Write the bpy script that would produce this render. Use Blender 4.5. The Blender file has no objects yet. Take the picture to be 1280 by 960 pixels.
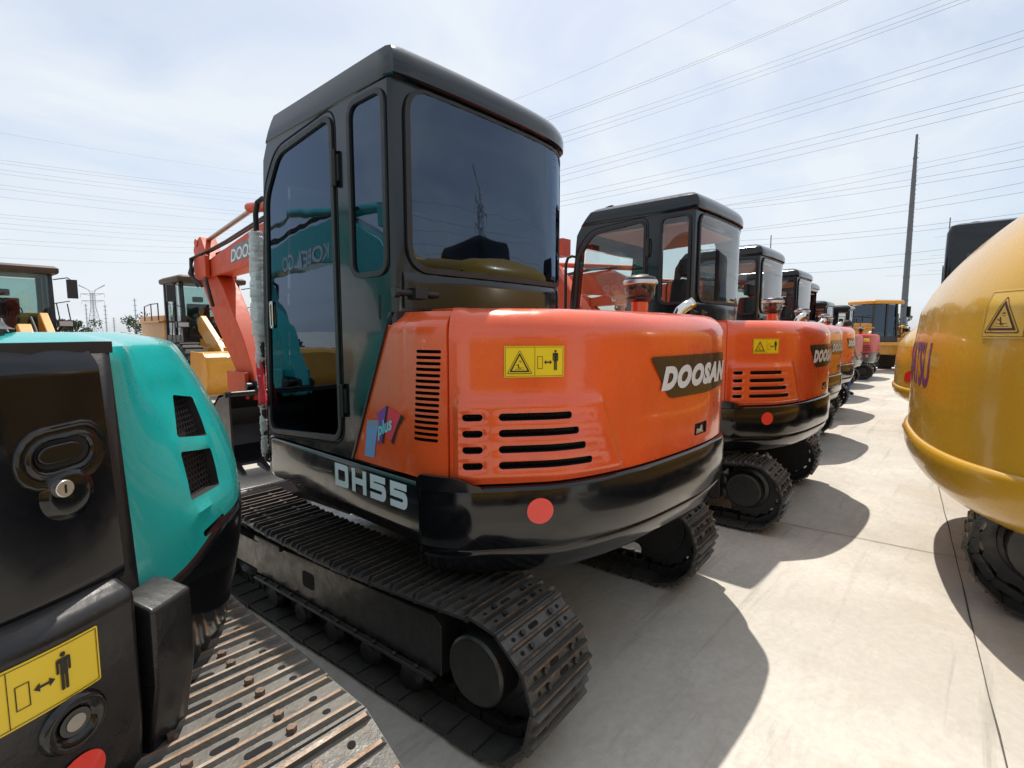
import bpy, bmesh, math, random
from mathutils import Vector, Matrix
from mathutils.geometry import tessellate_polygon
random.seed(7)
S = bpy.context.scene
COL = S.collection
R = math.radians
V = Vector

# ------------------------------------------------------------------ materials
def mat(name, col, rough=.5, metal=0., coat=0., var=.0, vscale=6., rvar=.0, bump=0., bscale=60., dust=0., col2=None, ior=1.5, grime=0., gcol=(.2, .17, .13)):
    m = bpy.data.materials.new(name); m.use_nodes = True
    nt = m.node_tree; N = nt.nodes; L = nt.links
    b = N['Principled BSDF']
    b.inputs['Base Color'].default_value = (*col, 1); b.inputs['Roughness'].default_value = rough
    b.inputs['Metallic'].default_value = metal; b.inputs['Coat Weight'].default_value = coat
    b.inputs['Coat Roughness'].default_value = .04; b.inputs['IOR'].default_value = ior
    if name.startswith(('black_cab', 'black_counter', 'engine_door', 'dusty_black')): b.inputs['Specular IOR Level'].default_value = .38
    tc = N.new('ShaderNodeTexCoord'); cur = None
    def noise(sc, det=4, r=.6):
        n = N.new('ShaderNodeTexNoise'); n.inputs['Scale'].default_value = sc; n.inputs['Detail'].default_value = det
        n.inputs['Roughness'].default_value = r; L.new(tc.outputs['Object'], n.inputs['Vector']); return n
    if var or col2:
        n = noise(vscale); mx = N.new('ShaderNodeMix'); mx.data_type = 'RGBA'
        c2 = col2 if col2 else tuple(c * (1 - var) for c in col)
        rp = N.new('ShaderNodeMapRange'); rp.inputs[1].default_value = .35; rp.inputs[2].default_value = .65
        L.new(n.outputs['Fac'], rp.inputs[0]); L.new(rp.outputs[0], mx.inputs['Factor'])
        mx.inputs['A'].default_value = (*col, 1); mx.inputs['B'].default_value = (*c2, 1)
        cur = mx.outputs['Result']
    if dust:
        g = N.new('ShaderNodeNewGeometry'); sp = N.new('ShaderNodeSeparateXYZ'); L.new(g.outputs['Normal'], sp.inputs[0])
        mr = N.new('ShaderNodeMapRange'); mr.inputs[1].default_value = .3; mr.inputs[2].default_value = 1.; mr.inputs[3].default_value = dust * .12; mr.inputs[4].default_value = dust
        L.new(sp.outputs['Z'], mr.inputs[0])
        n = noise(9, 6, .7); mu = N.new('ShaderNodeMath'); mu.operation = 'MULTIPLY'
        L.new(mr.outputs[0], mu.inputs[0]); L.new(n.outputs['Fac'], mu.inputs[1])
        mx = N.new('ShaderNodeMix'); mx.data_type = 'RGBA'; L.new(mu.outputs[0], mx.inputs['Factor'])
        if cur: L.new(cur, mx.inputs['A'])
        else: mx.inputs['A'].default_value = (*col, 1)
        mx.inputs['B'].default_value = (.36, .33, .28, 1); cur = mx.outputs['Result']
    if grime:
        n = noise(24, 8, .72); rp = N.new('ShaderNodeMapRange'); rp.inputs[1].default_value = .52; rp.inputs[2].default_value = .66; rp.inputs[4].default_value = grime
        L.new(n.outputs['Fac'], rp.inputs[0]); mx = N.new('ShaderNodeMix'); mx.data_type = 'RGBA'; L.new(rp.outputs[0], mx.inputs['Factor'])
        if cur: L.new(cur, mx.inputs['A'])
        else: mx.inputs['A'].default_value = (*col, 1)
        mx.inputs['B'].default_value = (*gcol, 1); cur = mx.outputs['Result']
    if cur: L.new(cur, b.inputs['Base Color'])
    if rvar:
        n = noise(14, 5, .7); mr = N.new('ShaderNodeMapRange'); mr.inputs[1].default_value = .3; mr.inputs[2].default_value = .7
        mr.inputs[3].default_value = max(0, rough - rvar * .4); mr.inputs[4].default_value = rough + rvar
        L.new(n.outputs['Fac'], mr.inputs[0]); L.new(mr.outputs[0], b.inputs['Roughness'])
    if bump:
        n = noise(bscale, 4, .6); bp = N.new('ShaderNodeBump'); bp.inputs['Strength'].default_value = bump; bp.inputs['Distance'].default_value = .01
        L.new(n.outputs['Fac'], bp.inputs['Height']); L.new(bp.outputs[0], b.inputs['Normal'])
        if coat: L.new(bp.outputs[0], b.inputs['Coat Normal'])
    return m
def glass(name, tint, ior=1.5, refl=(1, 1, 1), fac=0.):
    m = bpy.data.materials.new(name); m.use_nodes = True; nt = m.node_tree; N = nt.nodes; L = nt.links; N.clear()
    o = N.new('ShaderNodeOutputMaterial'); t = N.new('ShaderNodeBsdfTransparent'); t.inputs[0].default_value = (*tint, 1)
    g = N.new('ShaderNodeBsdfGlossy'); g.inputs['Roughness'].default_value = .015; g.inputs[0].default_value = (*refl, 1)
    f0 = max(fac, ((ior - 1) / (ior + 1)) ** 2); lw = N.new('ShaderNodeLayerWeight'); lw.inputs[0].default_value = .5
    tc = N.new('ShaderNodeTexCoord'); n = N.new('ShaderNodeTexNoise'); n.inputs['Scale'].default_value = 2.5; L.new(tc.outputs['Object'], n.inputs['Vector'])
    bp = N.new('ShaderNodeBump'); bp.inputs['Strength'].default_value = .12; bp.inputs['Distance'].default_value = .02
    L.new(n.outputs['Fac'], bp.inputs['Height']); L.new(bp.outputs[0], g.inputs['Normal'])
    pw = N.new('ShaderNodeMath'); pw.operation = 'POWER'; pw.inputs[1].default_value = 4.5; L.new(lw.outputs['Facing'], pw.inputs[0])
    mr = N.new('ShaderNodeMapRange'); mr.inputs[3].default_value = f0; mr.inputs[4].default_value = 1.; L.new(pw.outputs[0], mr.inputs[0])
    mx = N.new('ShaderNodeMixShader'); L.new(mr.outputs[0], mx.inputs[0]); L.new(t.outputs[0], mx.inputs[1]); L.new(g.outputs[0], mx.inputs[2])
    L.new(mx.outputs[0], o.inputs[0]); return m
M = dict(
    tealcw=mat('engine_door_paint', (.004, .005, .008), .12, coat=.12, rvar=.10, bump=.04, bscale=6, dust=.02),
    orange=mat('orange_paint', (.78, .098, .020), .22, coat=.6, var=.12, vscale=3, rvar=.12, bump=.06, bscale=5, dust=.10),
    orange2=mat('boom_orange_paint', (.54, .050, .006), .45, coat=0., var=.15, rvar=.15),
    red=mat('red_paint', (.46, .026, .006), .40, coat=0., var=.1),
    teal=mat('teal_paint', (.006, .36, .345), .27, coat=.6, var=.06, vscale=2, rvar=.1, bump=.04, bscale=5, dust=.05, grime=.03),
    gold=mat('golden_yellow_paint', (.53, .30, .022), .25, coat=.45, var=.05, vscale=2, rvar=.08, bump=.03, bscale=3, dust=.03),
    loader=mat('loader_yellow_paint', (.60, .27, .018), .4, coat=.15, var=.15, rvar=.15, dust=.10, grime=.12),
    yellow=mat('bright_yellow_paint', (.70, .50, .04), .4, coat=.3),
    black=mat('black_cab_paint', (.004, .008, .011), .14, coat=.30, rvar=.10, bump=.04, bscale=5),
    cw=mat('black_counterweight_paint', (.005, .006, .008), .13, coat=.30, rvar=.10, bump=.05, bscale=4, dust=.02),
    cwgrey=mat('dusty_black_casting', (.007, .0075, .010), .27, coat=.15, rvar=.2, bump=.10, bscale=34, dust=.10, grime=.03),
    uc=mat('black_undercarriage_paint', (.016, .016, .016), .34, coat=.25, rvar=.25, bump=.2, bscale=18, dust=.10, grime=.14, gcol=(.07, .06, .05)),
    shoe=mat('painted_track_shoe', (.028, .028, .027), .36, coat=.2, rvar=.25, bump=.25, bscale=40, dust=.22, grime=.35, gcol=(.09, .075, .06)),
    shoetip=mat('worn_grouser_tip', (.13, .085, .055), .45, metal=.4, rvar=.2, col2=(.045, .04, .036), vscale=14, bump=.2, grime=.5, gcol=(.30, .14, .06)),
    shoe2=mat('bare_grey_track_shoe', (.095, .092, .085), .42, metal=.35, rvar=.25, bump=.3, bscale=40, dust=.30, grime=.40, gcol=(.17, .125, .08)),
    shoetip2=mat('rusty_grouser_tip', (.26, .155, .09), .5, metal=.3, rvar=.2, col2=(.38, .33, .27), vscale=12, bump=.3, grime=.5, gcol=(.30, .13, .05)),
    rustbolt=mat('rusty_bolt', (.17, .125, .095), .5, metal=.4, bump=.3, grime=.4, gcol=(.30, .12, .05)),
    boltblk=mat('black_bolt', (.02, .018, .016), .5, grime=.4, gcol=(.10, .06, .04)),
    dark=mat('dark_recess', (.004, .004, .004), .8), hole=mat('painted_bolt_hole', (.003, .003, .003), .9),  # near-black puts the shade of recesses and holes into the colour
    rubber=mat('black_rubber', (.010, .010, .011), .45, rvar=.1, bump=.1),
    fin=mat('radiator_fin', (.03, .03, .03), .5, metal=.5),
    plastic=mat('black_plastic', (.013, .013, .015), .38, rvar=.1),
    seat=mat('charcoal_seat_fabric', (.02, .021, .024), .8, bump=.3),
    steel=mat('steel', (.45, .44, .42), .32, metal=.9, rvar=.2), chrome=mat('chrome', (.75, .74, .72), .12, metal=1.),
    silver=mat('brushed_silver', (.62, .60, .57), .3, metal=.9, rvar=.15),
    labely=mat('label_yellow', (.80, .58, .01), .35, coat=.3, var=.05), labelk=mat('label_black', (.010, .008, .008), .4),
    goldlab=mat('gold_label', (.60, .38, .05), .35, coat=.3), labelr=mat('label_brown_red', (.05, .012, .012), .5),
    badge=mat('dark_brown_badge', (.030, .022, .019), .25, coat=.3), white=mat('white_lettering', (.62, .62, .64), .4),
    whiteb=mat('pale_blue_lettering', (.66, .76, .82), .4), purple=mat('purple_lettering', (.10, .03, .13), .4),
    refl=mat('red_reflector', (.85, .05, .035), .3, coat=.5, var=.05), lamp=mat('red_lamp', (.70, .02, .02), .2, coat=.6),
    sv=mat('sticker_violet', (.22, .05, .30), .4), sb=mat('sticker_blue', (.16, .32, .60), .4), sc=mat('sticker_cyan', (.18, .60, .72), .4),
    sr=mat('sticker_red', (.72, .04, .07), .4), sg=mat('sticker_greyblue', (.24, .26, .36), .4),
    wrap=mat('bubble_wrap', (.80, .81, .82), .22, coat=.6, bump=1., bscale=120, grime=.35, gcol=(.25, .26, .27)), cloth=mat('red_cloth', (.70, .03, .05), .8),
    pole=mat('dark_steel_pole', (.10, .11, .125), .55, var=.2), pylon=mat('haze_pale_steel', (.34, .37, .40), .6), wire=mat('wire_grey', (.075, .075, .085), .6),  # pylon grey is kept pale: distance haze put into its colour
    tyre=mat('tyre_rubber', (.016, .015, .015), .8, dust=.2), tan=mat('tan_panel', (.42, .28, .16), .5),
    jeans=mat('blue_jeans', (.05, .10, .22), .85), skin=mat('skin', (.45, .26, .18), .5), hair=mat('black_hair', (.01, .01, .01), .6),
    shirt=mat('grey_shirt', (.2, .2, .2), .8), head=mat('roof_lining', (.45, .27, .2), .8),
    tree=mat('tree_foliage', (.035, .07, .02), .8, var=.4, vscale=3), bark=mat('bark', (.10, .07, .05), .9),
    lens=mat('lamp_lens', (.55, .55, .55), .1, coat=.8), amber=mat('amber_lens', (.8, .25, .02), .2),
    gtint=glass('tinted_glass', (.05, .065, .075), 1.5, (.58, .74, .98), .11), gclear=glass('clear_glass', (.80, .87, .86), 1.5, (1, 1, 1), .08),
    gbowl=glass('clear_plastic_bowl', (.62, .60, .58), 1.6), mirror=mat('mirror', (.8, .8, .8), .02, metal=1.),
    greyband=mat('grey_casting', (.05, .052, .05), .4, coat=.3), gteal=glass('green_tinted_glass', (.70, .80, .78), 1.5), roof=mat('dusty_brown_roof', (.05, .03, .018), .6),
)

nt_ = M['wrap'].node_tree; b_ = nt_.nodes['Principled BSDF']; t_ = nt_.nodes.new('ShaderNodeBsdfTransparent'); x_ = nt_.nodes.new('ShaderNodeMixShader'); x_.inputs[0].default_value = .7
nt_.links.new(t_.outputs[0], x_.inputs[1]); nt_.links.new(b_.outputs[0], x_.inputs[2]); nt_.links.new(x_.outputs[0], nt_.nodes['Material Output'].inputs[0])
# ------------------------------------------------------------------ geometry helpers
class Curve:
    """a plan outline; at(s, z, off) is the point at arc length s pushed outwards by off"""
    def __init__(self, pts, n=16):
        P = [V(p) for p in pts]; Q = [2 * P[0] - P[1]] + P + [2 * P[-1] - P[-2]]; o = []
        for i in range(1, len(Q) - 2):
            a, b, c, d = Q[i - 1:i + 3]
            for k in range(n):
                t = k / n; o.append(.5 * ((2 * b) + (c - a) * t + (2 * a - 5 * b + 4 * c - d) * t * t + (3 * b - a - 3 * c + d) * t ** 3))
        o.append(P[-1]); self.p = o; self.s = [0.]
        for i in range(1, len(o)): self.s.append(self.s[-1] + (o[i] - o[i - 1]).length)
        self.len = self.s[-1]
    def raw(self, s):
        s = min(max(s, 0), self.len - 1e-6); lo, hi = 0, len(self.s) - 1
        while hi - lo > 1:
            m = (lo + hi) // 2
            if self.s[m] <= s: lo = m
            else: hi = m
        t = (s - self.s[lo]) / max(1e-9, self.s[hi] - self.s[lo]); return self.p[lo].lerp(self.p[hi], t)
    def nrm(self, s):
        d = self.raw(s + .02) - self.raw(s - .02); d.normalize(); return V((d.y, -d.x))
    def at(self, s, z, off=0.):
        q = self.raw(s); n = self.nrm(s) if off else V((0, 0)); return V((q.x + n.x * off, q.y + n.y * off, z))

def rrect(x0, y0, x1, y1, r, n=4): return rpoly([(x0, y0), (x1, y0), (x1, y1), (x0, y1)], r, n)
def rpoly(P, r, n=4):
    out = []; k = len(P)
    for i in range(k):
        a, b, c = V(P[i - 1]), V(P[i]), V(P[(i + 1) % k]); u = a - b; w = c - b
        rr = min(r, u.length * .49, w.length * .49); A = b + u.normalized() * rr; B = b + w.normalized() * rr
        for j in range(n + 1):
            t = j / n; q = A.lerp(b, t).lerp(b.lerp(B, t), t); out.append((q.x, q.y))
    return out
def ell(cx, cy, rx, ry, n=24): return [(cx + rx * math.cos(2 * math.pi * i / n), cy + ry * math.sin(2 * math.pi * i / n)) for i in range(n)]
def capsule(x0, x1, y, h, n=5):
    r = h / 2; o = []
    for i in range(n + 1): a = -math.pi / 2 + math.pi * i / n; o.append((x1 - r + r * math.cos(a), y + r * math.sin(a)))
    for i in range(n + 1): a = math.pi / 2 + math.pi * i / n; o.append((x0 + r + r * math.cos(a), y + r * math.sin(a)))
    return o

TEXTC = {}
def text2d(body, h, shear=0., bold=0., sx=1., space=1.):
    key = (body, h, shear, bold, sx, space)
    if key in TEXTC: return TEXTC[key]
    c = bpy.data.curves.new('t', 'FONT'); c.body = body; c.size = 1.; c.shear = shear; c.offset = bold; c.resolution_u = 4; c.space_character = space
    o = bpy.data.objects.new('t', c); me = bpy.data.meshes.new_from_object(o)
    vs = [v.co.copy() for v in me.vertices]; fs = [tuple(f.vertices) for f in me.polygons]
    bpy.data.objects.remove(o); bpy.data.meshes.remove(me)
    x0 = min(v.x for v in vs); y0 = min(v.y for v in vs); y1 = max(v.y for v in vs); k = h / (y1 - y0)
    vs = [V(((v.x - x0) * k * sx, (v.y - y0) * k, 0)) for v in vs]
    TEXTC[key] = (vs, fs, max(v.x for v in vs)); return TEXTC[key]

class MB:
    W = None; GRID = None
    def __init__(self, T=None): self.b = bmesh.new(); self.T = T; self.mi = 0
    def v(self, p):
        p = V(p)
        if MB.W: p = MB.W(p)
        if self.T: p = self.T @ p
        return self.b.verts.new(p)
    def f(self, vs):
        try: fc = self.b.faces.new(vs)
        except ValueError: return None
        fc.material_index = self.mi; return fc
    def box(self, x0, x1, y0, y1, z0, z1, T=None):
        c = [V((x, y, z)) for z in (z0, z1) for x, y in ((x0, y0), (x1, y0), (x1, y1), (x0, y1))]
        if T: c = [T @ q for q in c]
        v = [self.v(q) for q in c]
        for q in ((3, 2, 1, 0), (4, 5, 6, 7), (0, 1, 5, 4), (1, 2, 6, 5), (2, 3, 7, 6), (3, 0, 4, 7)): self.f([v[i] for i in q])
        return self
    def rings(self, rs, cap=(True, True), closed=True):
        vv = [[self.v(p) for p in r] for r in rs]; n = len(vv[0])
        for a, b in zip(vv, vv[1:]):
            for i in range(n if closed else n - 1): self.f([a[i], a[(i + 1) % n], b[(i + 1) % n], b[i]])
        if cap[0]: self.f(list(reversed(vv[0])))
        if cap[1]: self.f(vv[-1])
        return self
    def prism(self, pts, fn, a, b):
        """closed solid: 2D polygon pts mapped by fn(p, depth) at depths a and b"""
        return self.rings([[fn(p, a) for p in pts], [fn(p, b) for p in pts]])
    def tube(self, path, r, n=8, cap=True, ends=None):
        P = [V(p) for p in path]; rs = []; prev = None
        for i, p in enumerate(P):
            d = (P[min(i + 1, len(P) - 1)] - P[max(i - 1, 0)]).normalized()
            if prev is None: a = d.cross(V((0, 0, 1))); a = a if a.length > .1 else d.cross(V((1, 0, 0)))
            else: a = prev - d * prev.dot(d)
            a.normalize(); prev = a; c = d.cross(a); rr = r[i] if isinstance(r, (list, tuple)) else r
            rs.append([p + (a * math.cos(2 * math.pi * k / n) + c * math.sin(2 * math.pi * k / n)) * rr for k in range(n)])
        return self.rings(rs, (cap, cap))
    def cyl(self, p0, p1, r, n=16, r1=None): return self.tube([p0, p1], [r, r if r1 is None else r1], n)
    def lathe(self, c, prof, n=20, ax=2):
        """revolve (radius, height) about an axis through c"""
        rs = []
        for r, h in prof:
            ring = []
            for k in range(n):
                a = 2 * math.pi * k / n; q = (r * math.cos(a), r * math.sin(a), h)
                ring.append(V(c) + (V(q) if ax == 2 else V((q[2], q[0], q[1])) if ax == 0 else V((q[1], q[2], q[0]))))
            rs.append(ring)
        return self.rings(rs)
    def flat(self, loops, fn, step=None, ax=0):
        """fill 2D loops (outer, holes) and map to 3D"""
        tr = tessellate_polygon([[V((p[0], p[1], 0)) for p in l] for l in loops]); pts = [p for l in loops for p in l]
        return self.tri2([V((p[0], p[1], 0)) for p in pts], tr, fn, step, ax)
    def tri2(self, pts, tris, fn, step=None, ax=0):
        t = bmesh.new(); vs = [t.verts.new(p) for p in pts]
        for q in tris:
            try: t.faces.new([vs[i] for i in q])
            except ValueError: pass
        if step:
            lo = min(p[ax] for p in pts); hi = max(p[ax] for p in pts); k = math.floor(lo / step) + 1
            nv = V((1, 0, 0)) if ax == 0 else V((0, 1, 0))
            while k * step < hi:
                bmesh.ops.bisect_plane(t, geom=t.verts[:] + t.edges[:] + t.faces[:], plane_co=nv * (k * step), plane_no=nv); k += 1
        if MB.GRID:
            for i_, nv in ((0, V((1, 0, 0))), (1, V((0, 1, 0)))):
                lo = min(p[i_] for p in pts); hi = max(p[i_] for p in pts); k = math.floor(lo / MB.GRID) + 1
                while k * MB.GRID < hi:
                    bmesh.ops.bisect_plane(t, geom=t.verts[:] + t.edges[:] + t.faces[:], plane_co=nv * (k * MB.GRID), plane_no=nv); k += 1
        t.normal_update(); mp = {v: self.v(fn(v.co.x, v.co.y)) for v in t.verts}
        for fc in t.faces:
            l = [mp[v] for v in fc.verts]
            self.f(l if fc.normal.z > 0 else l[::-1])
        t.free(); return self
    def text(self, body, h, fn, shear=0., bold=0., sx=1., step=None, center=False, space=1.):
        vs, fs, w = text2d(body, h, shear, bold, sx, space); dx = -w / 2 if center else 0
        return self.tri2([V((v.x + dx, v.y, 0)) for v in vs], fs, fn, step)
    def build(self, name, mats, parent=None, O=(0, 0, 0), bev=0., seg=2, smooth=35, solid=0., merge=0., soff=-1, recalc=True):
        if merge: bmesh.ops.remove_doubles(self.b, verts=self.b.verts[:], dist=merge)
        if recalc: bmesh.ops.recalc_face_normals(self.b, faces=self.b.faces[:])
        me = bpy.data.meshes.new(name)
        for v in self.b.verts: v.co -= V(O)
        self.b.to_mesh(me); self.b.free()
        for m in (mats if isinstance(mats, (list, tuple)) else [mats]): me.materials.append(M[m] if isinstance(m, str) else m)
        o = bpy.data.objects.new(name, me); COL.objects.link(o)
        if parent: o.parent = parent
        me.polygons.foreach_set('use_smooth', [True] * len(me.polygons))
        if solid:
            md = o.modifiers.new('thickness', 'SOLIDIFY'); md.thickness = solid; md.offset = soff
        if bev:
            md = o.modifiers.new('edges', 'BEVEL'); md.width = bev; md.segments = seg; md.limit_method = 'ANGLE'; md.angle_limit = R(32); md.harden_normals = True
        elif smooth: me.set_sharp_from_angle(angle=R(smooth))
        return o
def bake(o, smooth=32):
    dg = bpy.context.evaluated_depsgraph_get(); me = bpy.data.meshes.new_from_object(o.evaluated_get(dg)); o.modifiers.clear(); o.data = me
    me.polygons.foreach_set('use_smooth', [True] * len(me.polygons)); me.set_sharp_from_angle(angle=R(smooth))
def cut(o, cutter, smooth=32, hide=True):
    cutter.parent = o.parent
    md = o.modifiers.new('cut', 'BOOLEAN'); md.operation = 'DIFFERENCE'; md.object = cutter; md.solver = 'EXACT'
    bpy.context.view_layer.update(); bake(o, smooth); bpy.data.objects.remove(cutter)
def empty(name, loc, label=None, cat=None, group=None, rz=0.):
    o = bpy.data.objects.new(name, None); COL.objects.link(o); o.location = loc; o.rotation_euler = (0, 0, rz); o.empty_display_size = .2
    return tag(o, label, cat, group)
def tag(o, label=None, cat=None, group=None, kind=None):
    if label: o['label'] = label
    if cat: o['category'] = cat
    if group: o['group'] = group
    if kind: o['kind'] = kind
    return o
def copy_tree(o, loc=None, rz=None, label=None, skip=()):
    def rec(s, par):
        c = s.copy(); COL.objects.link(c)
        if par: c.parent = par; c.matrix_parent_inverse = s.matrix_parent_inverse.copy()
        for ch in [q for q in kids.get(s, [])]:
            if ch.name.split('.')[0] in skip: continue
            rec(ch, c)
        return c
    kids = {}
    for q in COL.objects:
        if q.parent: kids.setdefault(q.parent, []).append(q)
    c = rec(o, None)
    if loc is not None: c.location = loc
    if rz is not None: c.rotation_euler = (0, 0, rz)
    if label: c['label'] = label
    return c
def sm(a, b, x):
    t = min(1, max(0, (x - a) / (b - a))); return t * t * (3 - 2 * t)
def arc_surf(C, s0, s1, z0, z1, ds, dz, fo, mb, inner=-.03):
    """closed solid that follows curve C between s0 and s1"""
    ns = max(1, round((s1 - s0) / ds)); nz = max(1, round((z1 - z0) / dz))
    ss = [s0 + (s1 - s0) * i / ns for i in range(ns + 1)]
    rs = []
    for j in range(nz + 1):
        z = z0 + (z1 - z0) * j / nz
        rs.append([C.at(s, z, fo(s, z)) for s in ss] + [C.at(s, z, inner) for s in reversed(ss)])
    return mb.rings(rs)

# ------------------------------------------------------------------ crawler tracks
def shoe_path(yr, yf, zc, r, sag):
    L = yf - yr
    def top(y): t = (y - yr) / L; return zc + r - sag * math.sin(math.pi * min(1, max(0, t * 1.0)))
    per = 2 * L + 2 * math.pi * r
    def at(d):
        d %= per
        if d < L: y = yr + d; return y, zc - r, V((1, 0)), V((0, -1))      # bottom, moving forwards
        d -= L
        if d < math.pi * r:
            a = d / r - math.pi / 2; return yf + r * math.cos(a), zc + r * math.sin(a), V((-math.sin(a), math.cos(a))), V((math.cos(a), math.sin(a)))
        d -= math.pi * r
        if d < L:
            y = yf - d; e = .01; g = (top(y + e) - top(y - e)) / (2 * e); t = V((-1, -g)).normalized(); return y, top(y), t, V((-t.y, t.x)) * -1 if False else V((t.y, -t.x))
        d -= L; a = d / r + math.pi / 2
        return yr + r * math.cos(a), zc + r * math.sin(a), V((-math.sin(a), math.cos(a))), V((math.cos(a), math.sin(a)))
    return at, per
def make_track(parent, x0, x1, yr, yf, T=None, O=(0, 0, 0), mats=('shoe', 'shoetip', 'boltblk', 'hole'), r=.25, zc=.275, sag=.05, side=-1, detail=True, cap_r=.145, name='track', frame='uc'):
    at, per = shoe_path(yr, yf, zc, r, sag); n = round(per / (.135 if r < .3 else .165)); p = per / n; gk = 1. if r < .3 else .62; w = x1 - x0; xm = (x0 + x1) / 2
    mb = MB(T)
    for i in range(n):
        y, z, t, nn = at((i + .5) * p); rnd = random.Random(i * 7 + int(x0 * 100))
        B = Matrix(((1, 0, 0, xm + rnd.uniform(-.004, .004)), (0, t.x, nn.x, y), (0, t.y, nn.y, z), (0, 0, 0, 1))) @ Matrix.Rotation(rnd.uniform(-.012, .012), 4, 'Z') @ Matrix.Rotation(rnd.uniform(-.02, .02), 4, 'X')
        mb.mi = 0; mb.box(-w / 2, w / 2, -p * .49, p * .47, -.012, 0, B)
        mb.box(-w / 2 + .004, w / 2 - .004, p * .44, p * .54, -.02, -.006, B)
        for gy, gh in ((-.40, .021), (-.02, .017), (.36, .020)):
            yy = gy * p; gh = gh * gk * rnd.uniform(.88, 1.06); c = [(yy - .009, -.001), (yy + .009, -.001), (yy + .0042, gh), (yy - .0042, gh)]
            v = [[mb.v(B @ V((sx * (w / 2 - (.0 if q[1] < 0 else .012)), q[0], q[1]))) for q in c] for sx in (-1, 1)]
            mb.mi = 0
            for k in (1, 3): mb.f([v[0][k], v[0][(k + 1) % 4], v[1][(k + 1) % 4], v[1][k]])
            mb.f(v[0]); mb.f(v[1][::-1]); mb.mi = 1; mb.f([v[0][2], v[0][3], v[1][3], v[1][2]])
        if detail:
            for bx in (-.085, .085):
                for by in (-.2, .17):
                    mb.mi = 2; c = B @ V((bx, by * p, 0)); c2 = B @ V((bx, by * p, .012)); mb.cyl(c, c2, .011 if r < .3 else .0105, 6)
            mb.mi = 3
            for hx, hy, hw in ((-w * .36, -.2, 0), (-w * .36, .17, 0), (w * .36, -.2, 0), (w * .36, .17, 0), (-.02, -.2, .018), (.02, .17, .018)):
                pts = capsule(hx - .009 - hw, hx + .009 + hw, hy * p, .018 if hw else .015)
                mb.f([mb.v(B @ V((a, b_, .0012))) for a, b_ in pts])  # flat black patches on the plate stand in for the shade of holes
    tr = mb.build(name, mats, parent, O, smooth=30)
    fo = side
    # side frame
    xa, xb = (x0 + .05, x1 - .08) if side < 0 else (x0 + .08, x1 - .05)
    m = MB(T); prof = [(yr + .20, .20), (yr + .20, .40), (yr + .25, .435), (yf - .35, .40), (yf - .30, .36), (yf - .30, .20)]
    m.rings([[V((x, a, b)) for a, b in prof] for x in (xa, xb)])
    fx0 = xa - .03 if side < 0 else xb; fx1 = xa if side < 0 else xb + .03
    m.box(fx0, fx1, yr + .22, yf - .32, .185, .20); m.box(fx0 + .004, fx1 - .004, yf - .60, yf - .34, .40, .43)
    k = yr + .32
    while k < yf - .4: m.cyl((fx0 + .012, k, .20), (fx0 + .012, k, .215), .012, 6); k += .13
    fr = m.build('track_frame', frame, tr, O, bev=.008)
    m = MB(T); m.rings([[V((x, a, b)) for a, b in ((yr + .62, .42), (yr + .80, .42), (yr + .76, .475), (yr + .68, .475))] for x in (xa + .01, xa + .04)]); m.cyl((xa + .02, yr + .71, .47), (xb - .05, yr + .71, .47), .022, 10); m.build('carrier_roller', frame, fr, O, bev=.003)
    m = MB(T); xs = xa if side < 0 else xb
    m.mi = 0; m.prism(rrect(yr + 1.05, .27, yr + 1.15, .35, .02), lambda q, d: V((xs + d, q[0], q[1])), side * .0015, 0)
    m.build('access_hole', 'dark', fr, O)
    for yy in [yr + .42 + q * .27 for q in range(int((yf - yr - .7) / .27) + 1)]:
        m = MB(T); m.lathe((xm, yy, .085), [(.0, -w * .3), (.05, -w * .3), (.07, -w * .24), (.07, -w * .1), (.05, -.02), (.05, .02), (.07, w * .1), (.07, w * .24), (.05, w * .3), (0, w * .3)], 12, 0)
        m.build('track_roller', frame, tr, O)
    m = MB(T); xo = x0 + .03 if side < 0 else x1 - .03
    prof = [(0, 0), (cap_r - .012, 0), (cap_r, .012 * -side), (cap_r, .10 * -side), (cap_r + .03, .11 * -side), (cap_r + .03, .20 * -side), (0, .20 * -side)]
    m.lathe((xo, yr + .02, zc + .03), prof, 28, 0)
    m.build('drive_motor_cover', frame, tr, O, bev=.004)
    m = MB(T)   # sprocket with teeth and idler wheel
    ring = []
    for q in range(42): a = 2 * math.pi * q / 42; rr = r - .055 + (.022 if q % 3 == 0 else -.012); ring.append((yr + rr * math.cos(a), zc + rr * math.sin(a)))
    m.rings([[V((xm + d, a, b)) for a, b in ring] for d in (-.025, .025)]); m.build('sprocket', frame, tr, O)
    m = MB(T); ri = r - .045; m.lathe((xm, yf, zc), [(0, -.06), (ri * .5, -.06), (ri * .55, -.03), (ri * .85, -.03), (ri, -.06), (ri, -.02), (ri + .02, -.02), (ri + .02, .02), (ri, .02), (ri, .06), (ri * .5, .06), (0, .06)], 24, 0)
    m.box(xa + .02, xm - .07, yf - .35, yf + .12, .2, .36); m.box(xm + .07, xb - .02, yf - .35, yf + .12, .2, .36)
    m.build('idler_wheel', frame, tr, O, bev=.005)
    m = MB(T)  # chain links
    for i in range(n):
        y, z, t, nn = at(i * p); B = Matrix(((1, 0, 0, xm), (0, t.x, nn.x, y), (0, t.y, nn.y, z), (0, 0, 0, 1)))
        m.box(-.06, -.035, -p * .45, p * .45, -.055, -.012, B); m.box(.035, .06, -p * .45, p * .45, -.055, -.012, B)
        m.cyl(B @ V((-.065, 0, -.034)), B @ V((.065, 0, -.034)), .016, 8)
    m.build('track_chain', 'uc', tr, O, smooth=30)
    return tr

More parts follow.
